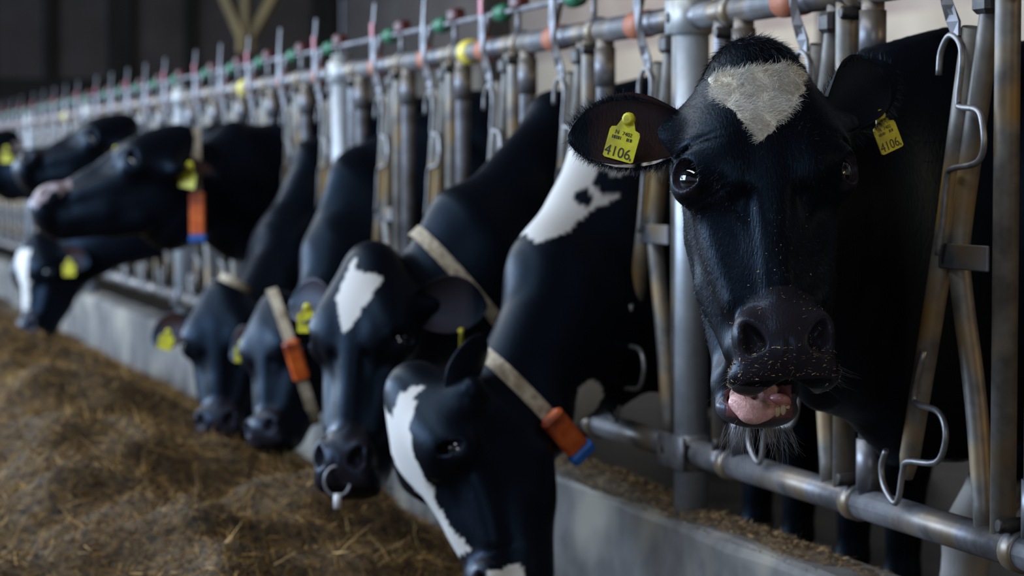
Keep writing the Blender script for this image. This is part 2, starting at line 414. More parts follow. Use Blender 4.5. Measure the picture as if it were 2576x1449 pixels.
# ================================================================ the barn
FAR=-38.; NEAR=9.; YB=7.; YA=-7.; STALL=.18; CURB=.50
def struct(name,mb,mat,smooth=False): return tag(mb.build(name,mat,smooth=smooth),kind='structure')
struct('floor',MB().box((FAR,YA,-.1),(NEAR,-.02,0)),M['floor'])
struct('floor_stall',MB().box((FAR,0,-.1),(NEAR,YB,STALL)),M['stall'])
struct('ceiling',MB().add([(FAR,YA,3.9),(NEAR,YA,3.9),(NEAR,0,6.2),(FAR,0,6.2),(NEAR,YB,4.0),(FAR,YB,4.0)],[(0,3,2,1),(3,5,4,2)]),M['roof'])
struct('wall_back',MB().box((FAR,YB,0),(NEAR,YB+.15,2.56)),M['plaster'])
struct('wall_back_upper',MB().box((FAR,YB+.02,2.56),(NEAR,YB+.17,4.2)),M['panel'])
struct('trim_plinth',MB().box((FAR,YB-.06,STALL),(NEAR,YB-.003,1.25)),M['dark'])
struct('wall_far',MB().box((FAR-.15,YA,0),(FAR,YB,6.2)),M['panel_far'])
struct('wall_near',MB().box((NEAR,YA,0),(NEAR+.15,YB,6.2)),M['roof'])
struct('wall_alley',MB().box((FAR,YA-.15,0),(NEAR,YA,1.45)).box((FAR,YA-.15,3.75),(NEAR,YA,4.1)),M['conc'])
# curb the fence stands on: worn edge
cx=np.linspace(FAR,NEAR,240); prof=[(-.08,-.02),(-.08,CURB-.018),(-.074,CURB-.006),(-.062,CURB),(.07,CURB),(.08,CURB-.012),(.08,STALL-.02)]
V=[];F=[]
for i,x in enumerate(cx):
    for j,(y,z) in enumerate(prof):
        n=.004*math.sin(x*3.1+j)+.003*math.sin(x*11.3+2*j); V.append((x,y+(n if 0<j<4 else 0),z+(n if 1<=j<=3 else 0)))
k=len(prof)
for i in range(len(cx)-1):
    for j in range(k-1): F.append((i*k+j,(i+1)*k+j,(i+1)*k+j+1,i*k+j+1))
tag(obj('wall_curb',new_mesh('wall_curb',V,F,M['conc'],False)),kind='structure')
# far wall: dark timber columns between the panels, dark beam below them
def far_x(px): # y on the far wall seen at pixel px
    d=cF*FPX+cR*(px-1288); t=(FAR-cC[0])/d[0]; return (cC+d*t)[1]
cols=[(-40,30,'leftmost dark column on the far end wall'),(125,22,'slim dark column left of centre on the far end wall'),(305,58,'broad dark column on the far end wall'),(475,18,'slim dark column on the far end wall left of the ochre struts'),(810,52,'broad dark column in the corner where the far walls meet')]
for px,wd,lab in cols:
    y=far_x(px); h=(far_x(px+wd)-y)
    tag(MB().box((FAR+.01,y-h/2,0.),(FAR+.25,y+h/2,5.8),.02).build('barn_column',M['dark'],smooth=False),lab,'column','dark columns of the barn')
for x,lab in ((-29.,'dark column on the back wall above the middle of the fence'),(-19.,'dark column on the back wall behind the rust-coloured rail joints'),(-3.0,'dark column on the back wall behind the calling cow')):
    tag(MB().box((x-.16,YB-.3,STALL),(x+.16,YB-.003,4.1),.02).build('barn_column',M['dark'],smooth=False),lab,'column','dark columns of the barn')
tag(MB().box((FAR+.012,YA+.1,1.35),(FAR+.35,YB-.35,1.0+1.65),.03).build('wall_beam',M['dark'],smooth=False),'broad dark horizontal beam low on the far end wall','beam')
# ochre struts hanging in a V from the roof
va=at(620,118,20.); r=empty('roof_strut',(va[0],va[1],va[2]),'ochre timber struts meeting in a V above the fence','strut')
for s_ in (-1,1,0):
    ex,ey=cR[0]*s_*1.6,cR[1]*s_*1.6; zr=6.2-(va[1]+ey)*2.2/7 if va[1]+ey>0 else 6.2+(va[1]+ey)*2.3/7
    MB().tube([(0,0,0.),(ex,ey,zr-va[2])],[.05,.075] if s_ else [.05,.05],n=4).build('strut_board',M['brace'],r,smooth=False)
MB().box((-.07,-.07,-.05),(.07,.07,.09),.01).build('joint_plate',M['brace'],r,smooth=False)
# ================================================================ feed fence
ZB,ZT=.643,1.643; SP=.64
# shapes of one headlock place, origin at its main upright, +x = towards the near end
G={}
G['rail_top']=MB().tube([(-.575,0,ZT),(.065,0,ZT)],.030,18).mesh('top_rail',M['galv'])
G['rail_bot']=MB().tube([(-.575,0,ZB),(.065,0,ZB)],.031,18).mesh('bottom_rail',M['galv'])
G['collar']=MB().tube([(-.02,0,0),(-.016,0,0),(.016,0,0),(.02,0,0)],[.032,.0375,.0375,.032],18).mesh('rail_collar',M['galv'])
G['sleeve']=MB().tube([(-.05,0,0),(.05,0,0)],.0335,18).mesh('rail_sleeve',M['rust'])
G['cap']=MB().tube([(-.035,0,0),(-.03,0,0),(.02,0,0),(.032,0,0)],[.028,.038,.038,.026],18).mesh('rail_cap',M['yellow'])
def neck_tube(x,r,zb,zt,mat,lean=0.):
    mb=MB().tube([(x,0,zb),(x,0,zt-.06),(x+lean*.4,0,zt-.03),(x+lean,0,zt)],r,16)
    return mb
G['up1']=neck_tube(0,.0225,ZB+.02,ZT-.02,None).mesh('upright',M['galv_dirty'])
mb=neck_tube(.115,.0225,ZB+.02,ZT-.02,None); mb.tube([(.115,0,ZB+.03),(.115,0,ZB+.13)],.0262,16); mb.tube([(.115,0,1.50),(.115,0,1.60)],.0262,16); G['up2']=mb.mesh('sleeved_upright',M['galv'])
# saddle plates joining uprights to the rails
G['saddle']=MB().tube([(.07,-.002,0),(.03,-.002,-.028),(0,-.002,-.055)],.016,10).mesh('saddle',M['galv'])
bp=spline([(-.062,0,ZB+.02),(-.10,0,.88),(-.152,0,1.06),(-.168,0,1.14),(-.155,0,1.22),(-.105,0,1.40),(-.045,0,ZT-.02)],5)
G['bent']=MB().tube(bp,.0200,14).mesh('bent_tube',M['galv_dirty'])
mb=MB().box((-.195,-.028,1.118),(-.015,-.0215,1.163),.002).box((-.195,-.028,1.118),(-.188,.02,1.163),.002); G['bracket']=mb.mesh('pivot_bracket',M['galv'],False)
G['bolt']=MB().tube([(0,-.045,0),(0,-.040,0),(0,.03,0)],[.010,.014,.014],8).mesh('bolt',M['bolt'])
# lever with its hand rods and latch strip
lv=[(-.101,-.012,1.544),(-.199,-.012,1.17),(-.343,-.012,.72)]
G['lever']=MB().tube([lv[0],(-.150,-.012,1.357),lv[1],(-.27,-.012,.95),(-.330,-.012,.762),lv[2]],[.0205,.0205,.0205,.0205,.0195,.012],16).mesh('lever',M['galv_dirty'])
hu=[(-0.179,1.463),(-0.171,1.505),(-0.138,1.532),(-0.101,1.516),(-0.093,1.481),(-0.106,1.415),(-0.094,1.404),(-0.04,1.399),(-0.019,1.382),(-0.011,1.334),(-0.038,1.306),(-0.126,1.296),(-0.145,1.278),(-0.159,1.2),(-0.176,1.142)]
hl=[(-0.227,0.967),(-0.265,0.884),(-0.248,0.867),(-0.178,0.863),(-0.147,0.844),(-0.142,0.809),(-0.176,0.769),(-0.286,0.758),(-0.307,0.739),(-0.322,0.689),(-0.342,0.674),(-0.384,0.7),(-0.396,0.736),(-0.377,0.769)]
G['rod_u']=MB().tube(spline([(x,-.038,z) for x,z in hu],4),.0058,10).mesh('hand_rod',M['rod'])
G['rod_l']=MB().tube(spline([(x,-.038,z) for x,z in hl],4),.0058,10).mesh('hand_rod',M['rod'])
def strip_mesh():
    pts=[(-.118,-.036,1.530,.012,.0),(-.122,-.040,1.555,.017,.2),(-.136,-.044,1.585,.011,.9),(-.148,-.048,1.62,.008,1.1),(-.158,-.050,1.68,.011,.5),(-.160,-.050,1.74,.011,.1),(-.155,-.048,1.80,.011,0.),(-.148,-.046,1.85,.009,0.)]
    V=[];F=[]
    for x,y,z,w_,tw in pts:
        c,s_=math.cos(tw),math.sin(tw)
        for a,b in ((-w_,-.003),(w_,-.003),(w_,.003),(-w_,.003)): V.append((x+a*c-b*s_,y+a*s_+b*c,z))
    for i in range(len(pts)-1):
        for k in range(4): F.append((i*4+k,i*4+(k+1)%4,i*4+4+(k+1)%4,i*4+4+k))
    F+=[(3,2,1,0),tuple(len(V)-4+k for k in range(4))]
    return new_mesh('latch_strip',V,F,M['strip'],False)
G['strip']=strip_mesh()
G['sticker']=MB().box((-.174,-.0565,1.735),(-.142,-.053,1.785)).mesh('strip_sticker',M['pink'],False)
G['red']=MB().box((-.040,-.018,1.742),(.040,.022,1.782),.008).mesh('latch_block',M['red'],False)
G['redcap']=MB().box((-.085,-.028,1.565),(-.025,.028,1.607),.008).mesh('tube_cap',M['bolt'],False)
G['crod']=MB().tube([(-.575,.0,ZT+.097),(.065,.0,ZT+.097)],.0085,10).mesh('control_rod',M['strip'])
G['green']=MB().tube([(-.045,0,0),(-.036,0,0),(.0,0,0),(.036,0,0),(.045,0,0)],[.014,.024,.026,.024,.014],12).mesh('green_clamp',M['green'])
G['arm']=MB().tube([(0,0,ZT+.02),(.03,0,ZT+.07),(.055,0,ZT+.10)],.013,8).mesh('rod_arm',M['strip'])
G['endup']=neck_tube(0,.0225,ZB+.02,ZT-.02,None).mesh('upright',M['galv'])
def place(x,label,k,near=False,sleeve=True,cap=False):
    e=empty('headlock_frame',(x,0,0),label,'feed fence','headlock frames of the feed fence')
    obj('top_rail',G['rail_top'],e); obj('bottom_rail',G['rail_bot'],e)
    obj('upright',G['up1'],e)
    if k>0:
        obj('upright',G['up2'],e); obj('bolt',G['bolt'],e,(.062,0,ZB+.045)); obj('bolt',G['bolt'],e,(.062,0,ZT-.045))
        obj('rail_collar',G['collar'],e,(.062,0,ZB)); obj('rail_collar',G['collar'],e,(.062,0,ZT))
    obj('bent_tube',G['bent'],e); obj('pivot_bracket',G['bracket'],e)
    l=obj('lever',G['lever'],e); obj('hand_rod',G['rod_u'],l); obj('hand_rod',G['rod_l'],l); s_=obj('latch_strip',G['strip'],l)
    if k%2==0: obj('strip_sticker',G['sticker'],s_)
    obj('tube_cap',G['redcap'],e)
    c=obj('control_rod',G['crod'],e); obj('green_clamp',G['green'],c,(-.12,0,ZT+.097)); obj('rod_arm',G['arm'],c,(-.30,0,0))
    obj('latch_block',G['red'],e,(.03,0,0)); MB().tube([(.03,0,ZT+.02),(.03,0,1.74)],.008,8).build('block_stem',M['strip'],e)
    if sleeve: obj('rail_sleeve',G['sleeve'],e,(-.26,0,ZT))
    if cap: obj('rail_cap',G['cap'],e,(-.44,0,ZT))
    return e
def post(x,label):
    e=empty('fence_post',(x,0,CURB),label,'post','thick fence posts')
    o=-CURB
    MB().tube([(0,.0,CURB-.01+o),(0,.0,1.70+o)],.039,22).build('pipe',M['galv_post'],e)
    MB().tube([(0,0,1.70+o),(0,0,1.708+o)],[.041,.034],22).build('pipe_cap',M['galv_post'],e)
    # rails run on through the post clamps
    MB().tube([(-.07,0,ZT+o),(.16,0,ZT+o)],.030,18).build('top_rail',M['galv'],e)
    MB().tube([(-.07,0,ZB+o),(.16,0,ZB+o)],.031,18).build('bottom_rail',M['galv'],e)
    c=MB().tube([(0,0,1.60+o),(0,0,1.605+o),(0,0,1.68+o),(0,0,1.685+o)],[.040,.046,.046,.040],22); c.box((-.085,-.036,1.605+o),(-.03,-.026,1.685+o),.003); c.build('clamp',M['galv_post'],e)
    c=MB().tube([(0,0,.60+o),(0,0,.605+o),(0,0,.68+o),(0,0,.685+o)],[.040,.046,.046,.040],22); c.box((-.10,-.047,.603+o),(.06,-.037,.683+o),.003); c.build('clamp',M['galv'],e)
    obj('bolt',G['bolt'],e,(-.062,-.004,ZB+o)); obj('bolt',G['bolt'],e,(-.062,.004,ZT+o))
    # end upright pair beyond the post
    obj('upright',G['endup'],e,(.185,0,o)); obj('upright',G['up2'],e,(.185,0,o))
    obj('bolt',G['bolt'],e,(.245,0,ZB+.045+o)); obj('bolt',G['bolt'],e,(.245,0,ZT-.05+o))
    obj('rail_collar',G['collar'],e,(.245,0,ZB+o)); obj('rail_collar',G['collar'],e,(.245,0,ZT+o))
    MB().tube([(.07,0,ZT+o),(.26,0,ZT+o)],.0303,18).build('top_rail',M['galv'],e); MB().tube([(.07,0,ZB+o),(.26,0,ZB+o)],.0313,18).build('bottom_rail',M['galv'],e)
    MB().tube([(-.07,0,ZT+.097+o),(.26,0,ZT+.097+o)],.0085,10).build('control_rod',M['strip'],e)
    return e
ordn=['first','second','third','fourth','fifth','sixth']
P0=-1.73; PS=3.45
for s_ in range(0,7):
    X=P0-PS*s_
    if s_>=1:
        lab=['thick galvanised post with rail clamps just left of the calling cow','second thick fence post, pale and blurred, beyond the heart-blazed cow','third thick fence post, above the cow with its head held out','fourth thick fence post in the far blur','fifth thick fence post in the far blur','sixth thick fence post, farthest at the left edge'][s_-1]
        post(X,lab)
    if s_==6: break
    for k in range(5):
        if s_==0 and k<2: continue
        if s_==0: lab=['','','headlock frame at the right picture edge, mostly out of view','headlock frame with bent rods right of the calling cow','headlock frame right behind the head of the calling cow'][k]
        elif s_==1: lab=['headlock frame of the cow with a white neck patch, left of the thick post','headlock frame of the cow with a heart-shaped blaze','third headlock frame left of the nearest thick post, yellow cap on its rail','fourth headlock frame left of the nearest thick post','fifth headlock frame left of the nearest thick post'][k]
        else: lab='%s blurred headlock frame beyond the %s thick post, seen from the near end'%(ordn[k],ordn[s_-1])
        place(X-.07-SP*k,lab,k,cap=(s_==1 and k==2) or (s_==2 and k==2) or (s_==4 and k==1),sleeve=True)
# ================================================================ silage heap
def feed_h(x,y):
    p=np.stack([x,y,np.zeros_like(x)],-1)
    d=-y-.08                                              # distance from the curb
    base=.19+.20*np.clip(d/.95,0,1)**1.4-.16*np.clip((d-1.15)/1.2,0,1)
    n=wob(p,3.1,2)*.055+wob(p+3.3,8.5,2)*.034+wob(p+9.1,23.,1)*.011
    n=n+.075*(np.abs(wob(p+1.7,5.2,1))**.8-.35)-.03*np.abs(wob(p+4.4,13.,1))
    amp=np.clip(d/.35,.25,1)
    h=base+n*amp
    for bx,by,br,bh in MOUNDS: h=h+bh*np.exp(-(((x-bx)/(br*1.25))**2+((y-by)/br)**2))
    return np.maximum(h,.01)
MOUNDS=[(-7.3,-1.05,.42,.10),(-6.3,-.62,.22,.07),(-8.9,-.95,.35,.07),(-5.6,-1.05,.30,.05),(-8.0,-.55,.25,-.07),(-6.75,-.80,.14,-.05),(-10.4,-.7,.3,-.05),(-5.75,-.35,.2,-.05)]
gx=np.concatenate([np.linspace(-26,-11,150)[:-1],np.linspace(-11,-3.,420)]); gy=np.linspace(-2.9,-.078,150)
XX,YY=np.meshgrid(gx,gy,indexing='ij'); ZZ=feed_h(XX.ravel(),YY.ravel()).reshape(XX.shape)
ny=len(gy); idx=np.arange(XX.size).reshape(XX.shape)
Fq=np.stack([idx[:-1,:-1],idx[1:,:-1],idx[1:,1:],idx[:-1,1:]],-1).reshape(-1,4)
heap=obj('silage_heap',new_mesh('silage_heap',np.stack([XX,YY,ZZ],-1).reshape(-1,3),Fq,M['feed']))
tag(heap,'long heap of dark brown chopped silage along the curb','silage',kind='stuff')
def strands(name,P,Nn,L,W,C,mat,curl=.35,lift=.35,dirs=None,rough=.75,parent=None,seg=2,gravity=0.):
    """thin tapering blades rooted at P (n,3); C (n,3) colours"""
    n=len(P); r=np.random.default_rng(len(P)+11)
    if dirs is None:
        a=r.uniform(0,2*np.pi,n); dirs=np.stack([np.cos(a),np.sin(a),np.zeros(n)],-1)
    dirs=dirs-Nn*(dirs*Nn).sum(-1,keepdims=True); dirs/=np.linalg.norm(dirs,axis=-1,keepdims=True)+1e-9
    D=dirs+Nn*(lift*r.uniform(.1,1.3,n))[:,None]; D/=np.linalg.norm(D,axis=-1,keepdims=True)
    side=np.cross(D,r.normal(size=(n,3))); side/=np.linalg.norm(side,axis=-1,keepdims=True)+1e-9
    bend=r.normal(size=(n,3))*curl
    pts=[]; 
    for k in range(seg+1):
        t=k/seg; c=P+D*(L*t)[:,None]+bend*(L*t*t*.5)[:,None]
        if gravity: c[:,2]-=gravity*L*t*t
        wv=(W*(1-.85*t) if k<seg else W*.12)[:,None] if np.ndim(W) else W*(1-.85*t)
        pts+= [c-side*wv*.5,c+side*wv*.5]
    V=np.stack(pts,1).reshape(-1,3); m=2*(seg+1)
    base=(np.arange(n)*m)[:,None]
    F=np.concatenate([base+np.array([[2*k,2*k+1,2*k+3,2*k+2]]) for k in range(seg)],0)
    col=np.concatenate([np.repeat(C,m,0),np.full((n*m,1),rough)],-1)
    return obj(name,new_mesh(name,V,F,mat,False,col),parent)
def straw_cols(n,r,bright=1.):
    pal=np.array([(.04,.024,.009),(.10,.060,.020),(.20,.125,.044),(.34,.225,.085),(.50,.37,.18),(.16,.125,.026)]); pr=[.22,.28,.24,.14,.05,.07]
    c=pal[r.choice(len(pal),n,p=pr)]*r.uniform(.7,1.25,(n,1))*bright*np.array([1.22,1.05,.84]); return c
def scatter(n,x0,x1,y0,y1,seed,power=1.):
    r=np.random.default_rng(seed); x=x1-(x1-x0)*r.uniform(0,1,n)**power; y=r.uniform(y0,y1,n); z=feed_h(x,y)
    e=.02; nx=(feed_h(x+e,y)-z)/e; nyy=(feed_h(x,y+e)-z)/e; N=np.stack([-nx,-nyy,np.ones(n)],-1); N/=np.linalg.norm(N,axis=-1,keepdims=True)
    return np.stack([x,y,z-.002],-1),N,r
P,N,r=scatter(75000,-9.8,-4.6,-1.75,-.09,3,1.15); n=len(P)
strands('silage_strands',P,N,r.uniform(.015,.055,n)*np.where(r.uniform(size=n)<.08,1.9,1),r.uniform(.0018,.0042,n),straw_cols(n,r),M['hay'],.5,.45,parent=heap).__setitem__('kind','stuff')
P,N,r=scatter(26000,-18,-9.5,-1.5,-.09,4); n=len(P)
strands('silage_strands',P,N,r.uniform(.03,.08,n),r.uniform(.004,.008,n),straw_cols(n,r),M['hay'],.5,.45,parent=heap).__setitem__('kind','stuff')
# crumbs of feed lying on the curb
r=np.random.default_rng(12)
def curb_mound(x): return np.clip(.55+.45*np.sin(x*2.3+1.9)+.3*np.sin(x*5.1),.12,1.2)
gx=np.linspace(-8.6,-3.2,260); gy=np.linspace(-.068,.07,14)
XX,YY=np.meshgrid(gx,gy,indexing='ij')
ZZ=CURB-.004+.028*curb_mound(XX)*np.clip(1-((YY-.012)/.062)**2,0,1)+.004*wob(np.stack([XX,YY,0*XX],-1).reshape(-1,3),60,1).reshape(XX.shape)*np.clip(1-((YY-.012)/.06)**2,0,1)
idx=np.arange(XX.size).reshape(XX.shape); Fq=np.stack([idx[:-1,:-1],idx[1:,:-1],idx[1:,1:],idx[:-1,1:]],-1).reshape(-1,4)
crumbs=obj('spilled_feed',new_mesh('spilled_feed',np.stack([XX,YY,ZZ],-1).reshape(-1,3),Fq,M['feed'])); tag(crumbs,'spilled brown feed crumbs lying along the top of the concrete curb','feed',kind='stuff')
n=16000; x=-3.2-5.4*r.uniform(0,1,n)**1.2; y=np.clip(r.normal(.008,.034,n),-.072,.068)
keep=r.uniform(size=n)<curb_mound(x); x,y=x[keep],y[keep]; n=len(x)
z=CURB-.002+.028*curb_mound(x)*np.clip(1-((y-.012)/.062)**2,0,1)
strands('feed_flakes',np.stack([x,y,z],-1),np.tile([0,0,1.],(n,1)),r.uniform(.006,.022,n),r.uniform(.0015,.0045,n),(straw_cols(n,r,1.)*.8+.035),M['hay'],.5,.35,parent=crumbs).__setitem__('kind','stuff')
# ================================================================ cows
BLACK=np.array([.0026,.0031,.0055]); WHITE=np.array([.62,.60,.58]); CREAM=np.array([.76,.72,.62]); NOSE=np.array([.013,.011,.015])
def in_poly(x,y,poly):
    ins=np.zeros(len(x),bool); m=len(poly)
    for i in range(m):
        x0,y0=poly[i]; x1,y1=poly[(i+1)%m]
        c=((y0>y)!=(y1>y)); 
        with np.errstate(divide='ignore',invalid='ignore'):
            xi=(x1-x0)*(y-y0)/(y1-y0+1e-12)+x0
        ins^=c&(x<xi)
    return ins
def pose_points(poll,muz,normal,scale,S=(1,1,1)):
    """head frame from world poll and muzzle points and a hint for the direction the face looks"""
    S=np.asarray(S,float); a=np.array([0,.085,.225])*S; b=np.array([0,.055,-.320])*S; z=poll-muz; z/=np.linalg.norm(z)
    n=np.asarray(normal,float); n=n-z*(n@z); n/=np.linalg.norm(n); y=-n; x=np.cross(y,z)
    R0=np.stack([x,y,z],1)
    loc=(a-b)/np.linalg.norm(a-b)                # tilt so that the real poll-muzzle line fits
    ang=math.atan2(loc[1],loc[2]); R=R0@rotx(ang)
    return R, poll-R@a*scale
def cow_sdf(c):
    R=c['R'].astype(np.float32); t=c['t'].astype(np.float32); s=c['s']; S=(np.array(c.get('S',(1,1,1)))*s).astype(np.float32); c['SS']=S; dz=c.get('dz',0.)
    bx,by,hd=c['body']; ch,sh_=math.cos(hd),math.sin(hd)
    def W(l,b,z): return np.array([bx+l*ch-b*sh_, by+l*sh_+b*ch, z])
    dp=c.get('deep',0.); trunk=[W(0,.02,1.15-dp),W(0,.30,1.17+dz*.5-dp),W(0,.75,1.15+dz),W(0,1.25,1.16+dz),W(0,1.60,1.22+dz),W(0,1.78,1.24+dz)]
    tv=[.30+dp,.37+dp,.40,.39,.31,.20]; tl=[.17,.24,.30,.30,.25,.17]
    neck=[np.asarray(p[:3],float) for p in c['neck']]+[R@(np.array([0,.215,.035])*S)+t]
    nv=[p[3] for p in c['neck']]+[.115*s]; nl=[p[4] for p in c['neck']]+[.098*s]
    legs=[]
    for l in (-.17,.17):
        legs.append([(W(l,.30,1.0),.14),(W(l*.85,.28,.72),.075),(W(l*.85,.29,.55),.058),(W(l*.85,.28,.27),.042),(W(l*.85,.26,STALL+.05),.055)])
        legs.append([(W(l,1.55,1.05),.19),(W(l*1.1,1.45,.80),.10),(W(l*1.1,1.70,.62),.065),(W(l*1.1,1.64,.30),.042),(W(l*1.1,1.60,STALL+.05),.055)])
    tail=[(W(0,1.88,1.40),.035),(W(.01,1.93,1.05),.022),(W(.02,1.90,.72),.04)]
    for xl in c.get('xlegs',[]): legs.append([(np.array(q_[:3],float),q_[3]) for q_ in xl])
    LB=[(L,L[2][0],.48) for L in legs]+[(tail,tail[1][0],.40)]
    def f(p):
        d=sweep(p,neck,nv,nl,k=.07)
        d=smin(d,sweep(p,trunk,tv,tl,k=.10),.12)
        for L,ctr,rad in LB:
            m=(np.abs(p[:,0]-ctr[0])<rad)&(np.abs(p[:,1]-ctr[1])<rad)&(p[:,2]<1.45)
            if not m.any(): continue
            q=p[m]; e=None
            for (a,ra),(b,rb) in zip(L[:-1],L[1:]):
                k=cone(q,a,b,ra,rb); e=k if e is None else smin(e,k,.03)
            d[m]=smin(d[m],e,.06)
        q=(p-t)@R/S; r2=((q-np.array([0,.1,-.05],np.float32))**2).sum(-1); m=r2<.56**2
        if m.any():
            h=head_sdf(q[m].astype(np.float32),c.get('jaw',0.),c.get('shift',0.),c.get('fine',True),c.get('lid',.55))*float(S.min())
            d[m]=smin(d[m],h,.05)
        return d
    return f,W
def trace(f,px,py,t0=3.0,t1=25.):
    """first point where the view ray through a photo pixel meets the surface"""
    d=cF*FPX+cR*(px-1288)+cU*(724.5-py); d/=np.linalg.norm(d); t=t0
    for _ in range(160):
        p=(cC+d*t).astype(np.float32)[None]; v=float(f(p)[0])
        if v<.0015: return p[0].astype(float)
        t+=max(v*.7,.001)
        if t>t1: return None
def grad(f,P,e=.003):
    P=P.astype(np.float32); g=np.stack([f(P+np.eye(3,dtype=np.float32)[i]*e)-f(P-np.eye(3,dtype=np.float32)[i]*e) for i in range(3)],-1)
    return g/(np.linalg.norm(g,axis=-1,keepdims=True)+1e-9)
bm_eye=None
def sphere_mesh(name,r,mat,nu=24,nv=16,sc=(1,1,1)):
    V=[];F=[]
    for i in range(nv+1):
        a=math.pi*i/nv
        for j in range(nu):
            b=2*math.pi*j/nu; V.append((r*math.sin(a)*math.cos(b)*sc[0],r*math.sin(a)*math.sin(b)*sc[1],r*math.cos(a)*sc[2]))
    for i in range(nv):
        for j in range(nu): F.append((i*nu+j,(i+1)*nu+j,(i+1)*nu+(j+1)%nu,i*nu+(j+1)%nu))
    return new_mesh(name,V,F,mat)
EYE_ME=sphere_mesh('eye',.032,M['eye'],32,24)
def text_mesh(name,body,size,mat):
    cu=bpy.data.curves.new(name,'FONT'); cu.body=body; cu.size=size; cu.align_x='CENTER'; cu.extrude=.0002
    o=bpy.data.objects.new(name,cu); COL.objects.link(o); dg=bpy.context.evaluated_depsgraph_get(); dg.update()
    me=bpy.data.meshes.new_from_object(o.evaluated_get(dg)); bpy.data.objects.remove(o); me.materials.clear(); me.materials.append(mat); return me
TAG_W,TAG_H=.052,.074
def tag_mesh():
    w_,h=TAG_W/2,TAG_H; out=[(-w_*.86,-h),(w_*.86,-h),(w_,-h*.97),(w_,-h*.42),(w_*.92,-h*.36),(w_*.62,-h*.33),(w_*.22,-h*.02),(w_*.1,0.),(-w_*.1,0.),(-w_*.22,-h*.02),(-w_*.62,-h*.33),(-w_*.92,-h*.36),(-w_,-h*.42),(-w_,-h*.97)]
    n=len(out); V=[(x,-.0012,z) for x,z in out]+[(x,.0012,z) for x,z in out]
    F=[tuple(range(n)),tuple(range(2*n-1,n-1,-1))]+[(i,i+n,(i+1)%n+n,(i+1)%n) for i in range(n)]
    return new_mesh('ear_tag',V,F,M['tag'],False)
TAG_ME=tag_mesh()
BUTTON=MB().tube([(0,-.006,0),(0,-.004,0),(0,.004,0),(0,.012,0)],[.006,.010,.010,.004],12).mesh('tag_button',M['tag'])
def ear_tag(parent,loc,nrm,up,s=1.,text=None,small=None):
    y=-np.asarray(nrm,float); y/=np.linalg.norm(y); z=np.asarray(up,float); z=z-y*(z@y); z/=np.linalg.norm(z); x=np.cross(y,z)
    o=obj('ear_tag',TAG_ME,parent); mw=Matrix([[*(np.stack([x,y,z],1)[i]*s),loc[i]] for i in range(3)]+[[0,0,0,1]])
    o.matrix_parent_inverse=parent.matrix_world.inverted() if False else Matrix.Identity(4)
    o.matrix_local=Matrix.Translation(-Vector(parent.location))@mw
    obj('tag_button',BUTTON,o,(0,0,-.010))
    if text:
        for body,size,px,pz,nm in text:
            t=obj(nm,text_mesh(nm,body,size,M['ink']),o,(px,-.0016,pz)); t.rotation_euler=(math.pi/2,0,0)
        b=MB()
        for k,(x0,w2) in enumerate([(-.019,.0015),(-.016,.003),(-.0115,.0012),(-.009,.0025),(-.005,.001),(.006,.002),(.009,.001),(.012,.003)]): b.box((x0,-.0017,-.0435),(x0+w2,-.0013,-.0385))
        b.build('bar_code',M['ink'],o,smooth=False)
    return o
def collar(parent,f,c0,axis,up,width=.036,label=None,tilt=0.,n=72,thick=.004):
    """strap wrapped round the neck: every point is pushed out to the skin"""
    axis=np.asarray(axis,float); axis/=np.linalg.norm(axis); u=np.asarray(up,float); u=u-axis*(u@axis); u/=np.linalg.norm(u); v=np.cross(axis,u)
    ang=np.linspace(0,2*np.pi,n,endpoint=False); D=np.cos(ang)[:,None]*u+np.sin(ang)[:,None]*v
    rad=np.full(n,.03)
    for _ in range(60):
        d=f((c0+D*rad[:,None]).astype(np.float32)); rad+=np.clip((.005-d)*.8,-.02,.03)
    rad=np.maximum(rad,(np.roll(rad,1)+np.roll(rad,-1))/2)
    for _ in range(4): rad=np.maximum(rad,(np.roll(rad,2)+np.roll(rad,-2)+rad)/3)
    V=[];F=[]
    for i in range(n):
        for a,b in ((-width/2,0),(width/2,0),(width/2,thick),(-width/2,thick)): V.append(c0+D[i]*(rad[i]+b)+axis*a)
    for i in range(n):
        j=(i+1)%n
        for k in range(4): F.append((i*4+k,i*4+(k+1)%4,j*4+(k+1)%4,j*4+k))
    o=obj('collar',new_mesh('collar',np.array(V)-np.array(parent.location),F,M['strap'],False),parent)
    return o,(ang,D,rad,axis)
def block_on(parent,root,info,c0,px,py,f,length,wid,thick,mat,name,shift=0.,out=.006):
    """a moulded block riding on the strap at the strap point that projects closest to a photo pixel"""
    ang,D,rad,axis=info; P=c0+D*(rad+out)[:,None]; q=P-cC; zz=q@cF; X=1288+FPX*(q@cR)/zz; Y=724.5-FPX*(q@cU)/zz
    cost=(X-px)**2+(Y-py)**2+np.where(((D*(cC-P)).sum(-1))>0,0,1e6); i=int(np.argmin(cost))
    tng=P[(i+1)%len(P)]-P[i-1]; tng/=np.linalg.norm(tng); nrm=np.cross(tng,axis); nrm/=np.linalg.norm(nrm)
    if nrm@D[i]<0: nrm=-nrm
    R=np.stack([np.cross(nrm,tng),nrm,tng],1)
    if np.linalg.det(R)<0: R[:,0]*=-1
    me=MB().box((-wid/2,-.004,-length/2),(wid/2,thick,length/2),min(.008,thick*.35)).mesh(name,mat,False)
    o=obj(name,me,parent); p=P[i]+tng*shift
    o.matrix_local=Matrix.Translation(-Vector(root.location))@Matrix([[*R[k],p[k]] for k in range(3)]+[[0,0,0,1]])
    return o,R
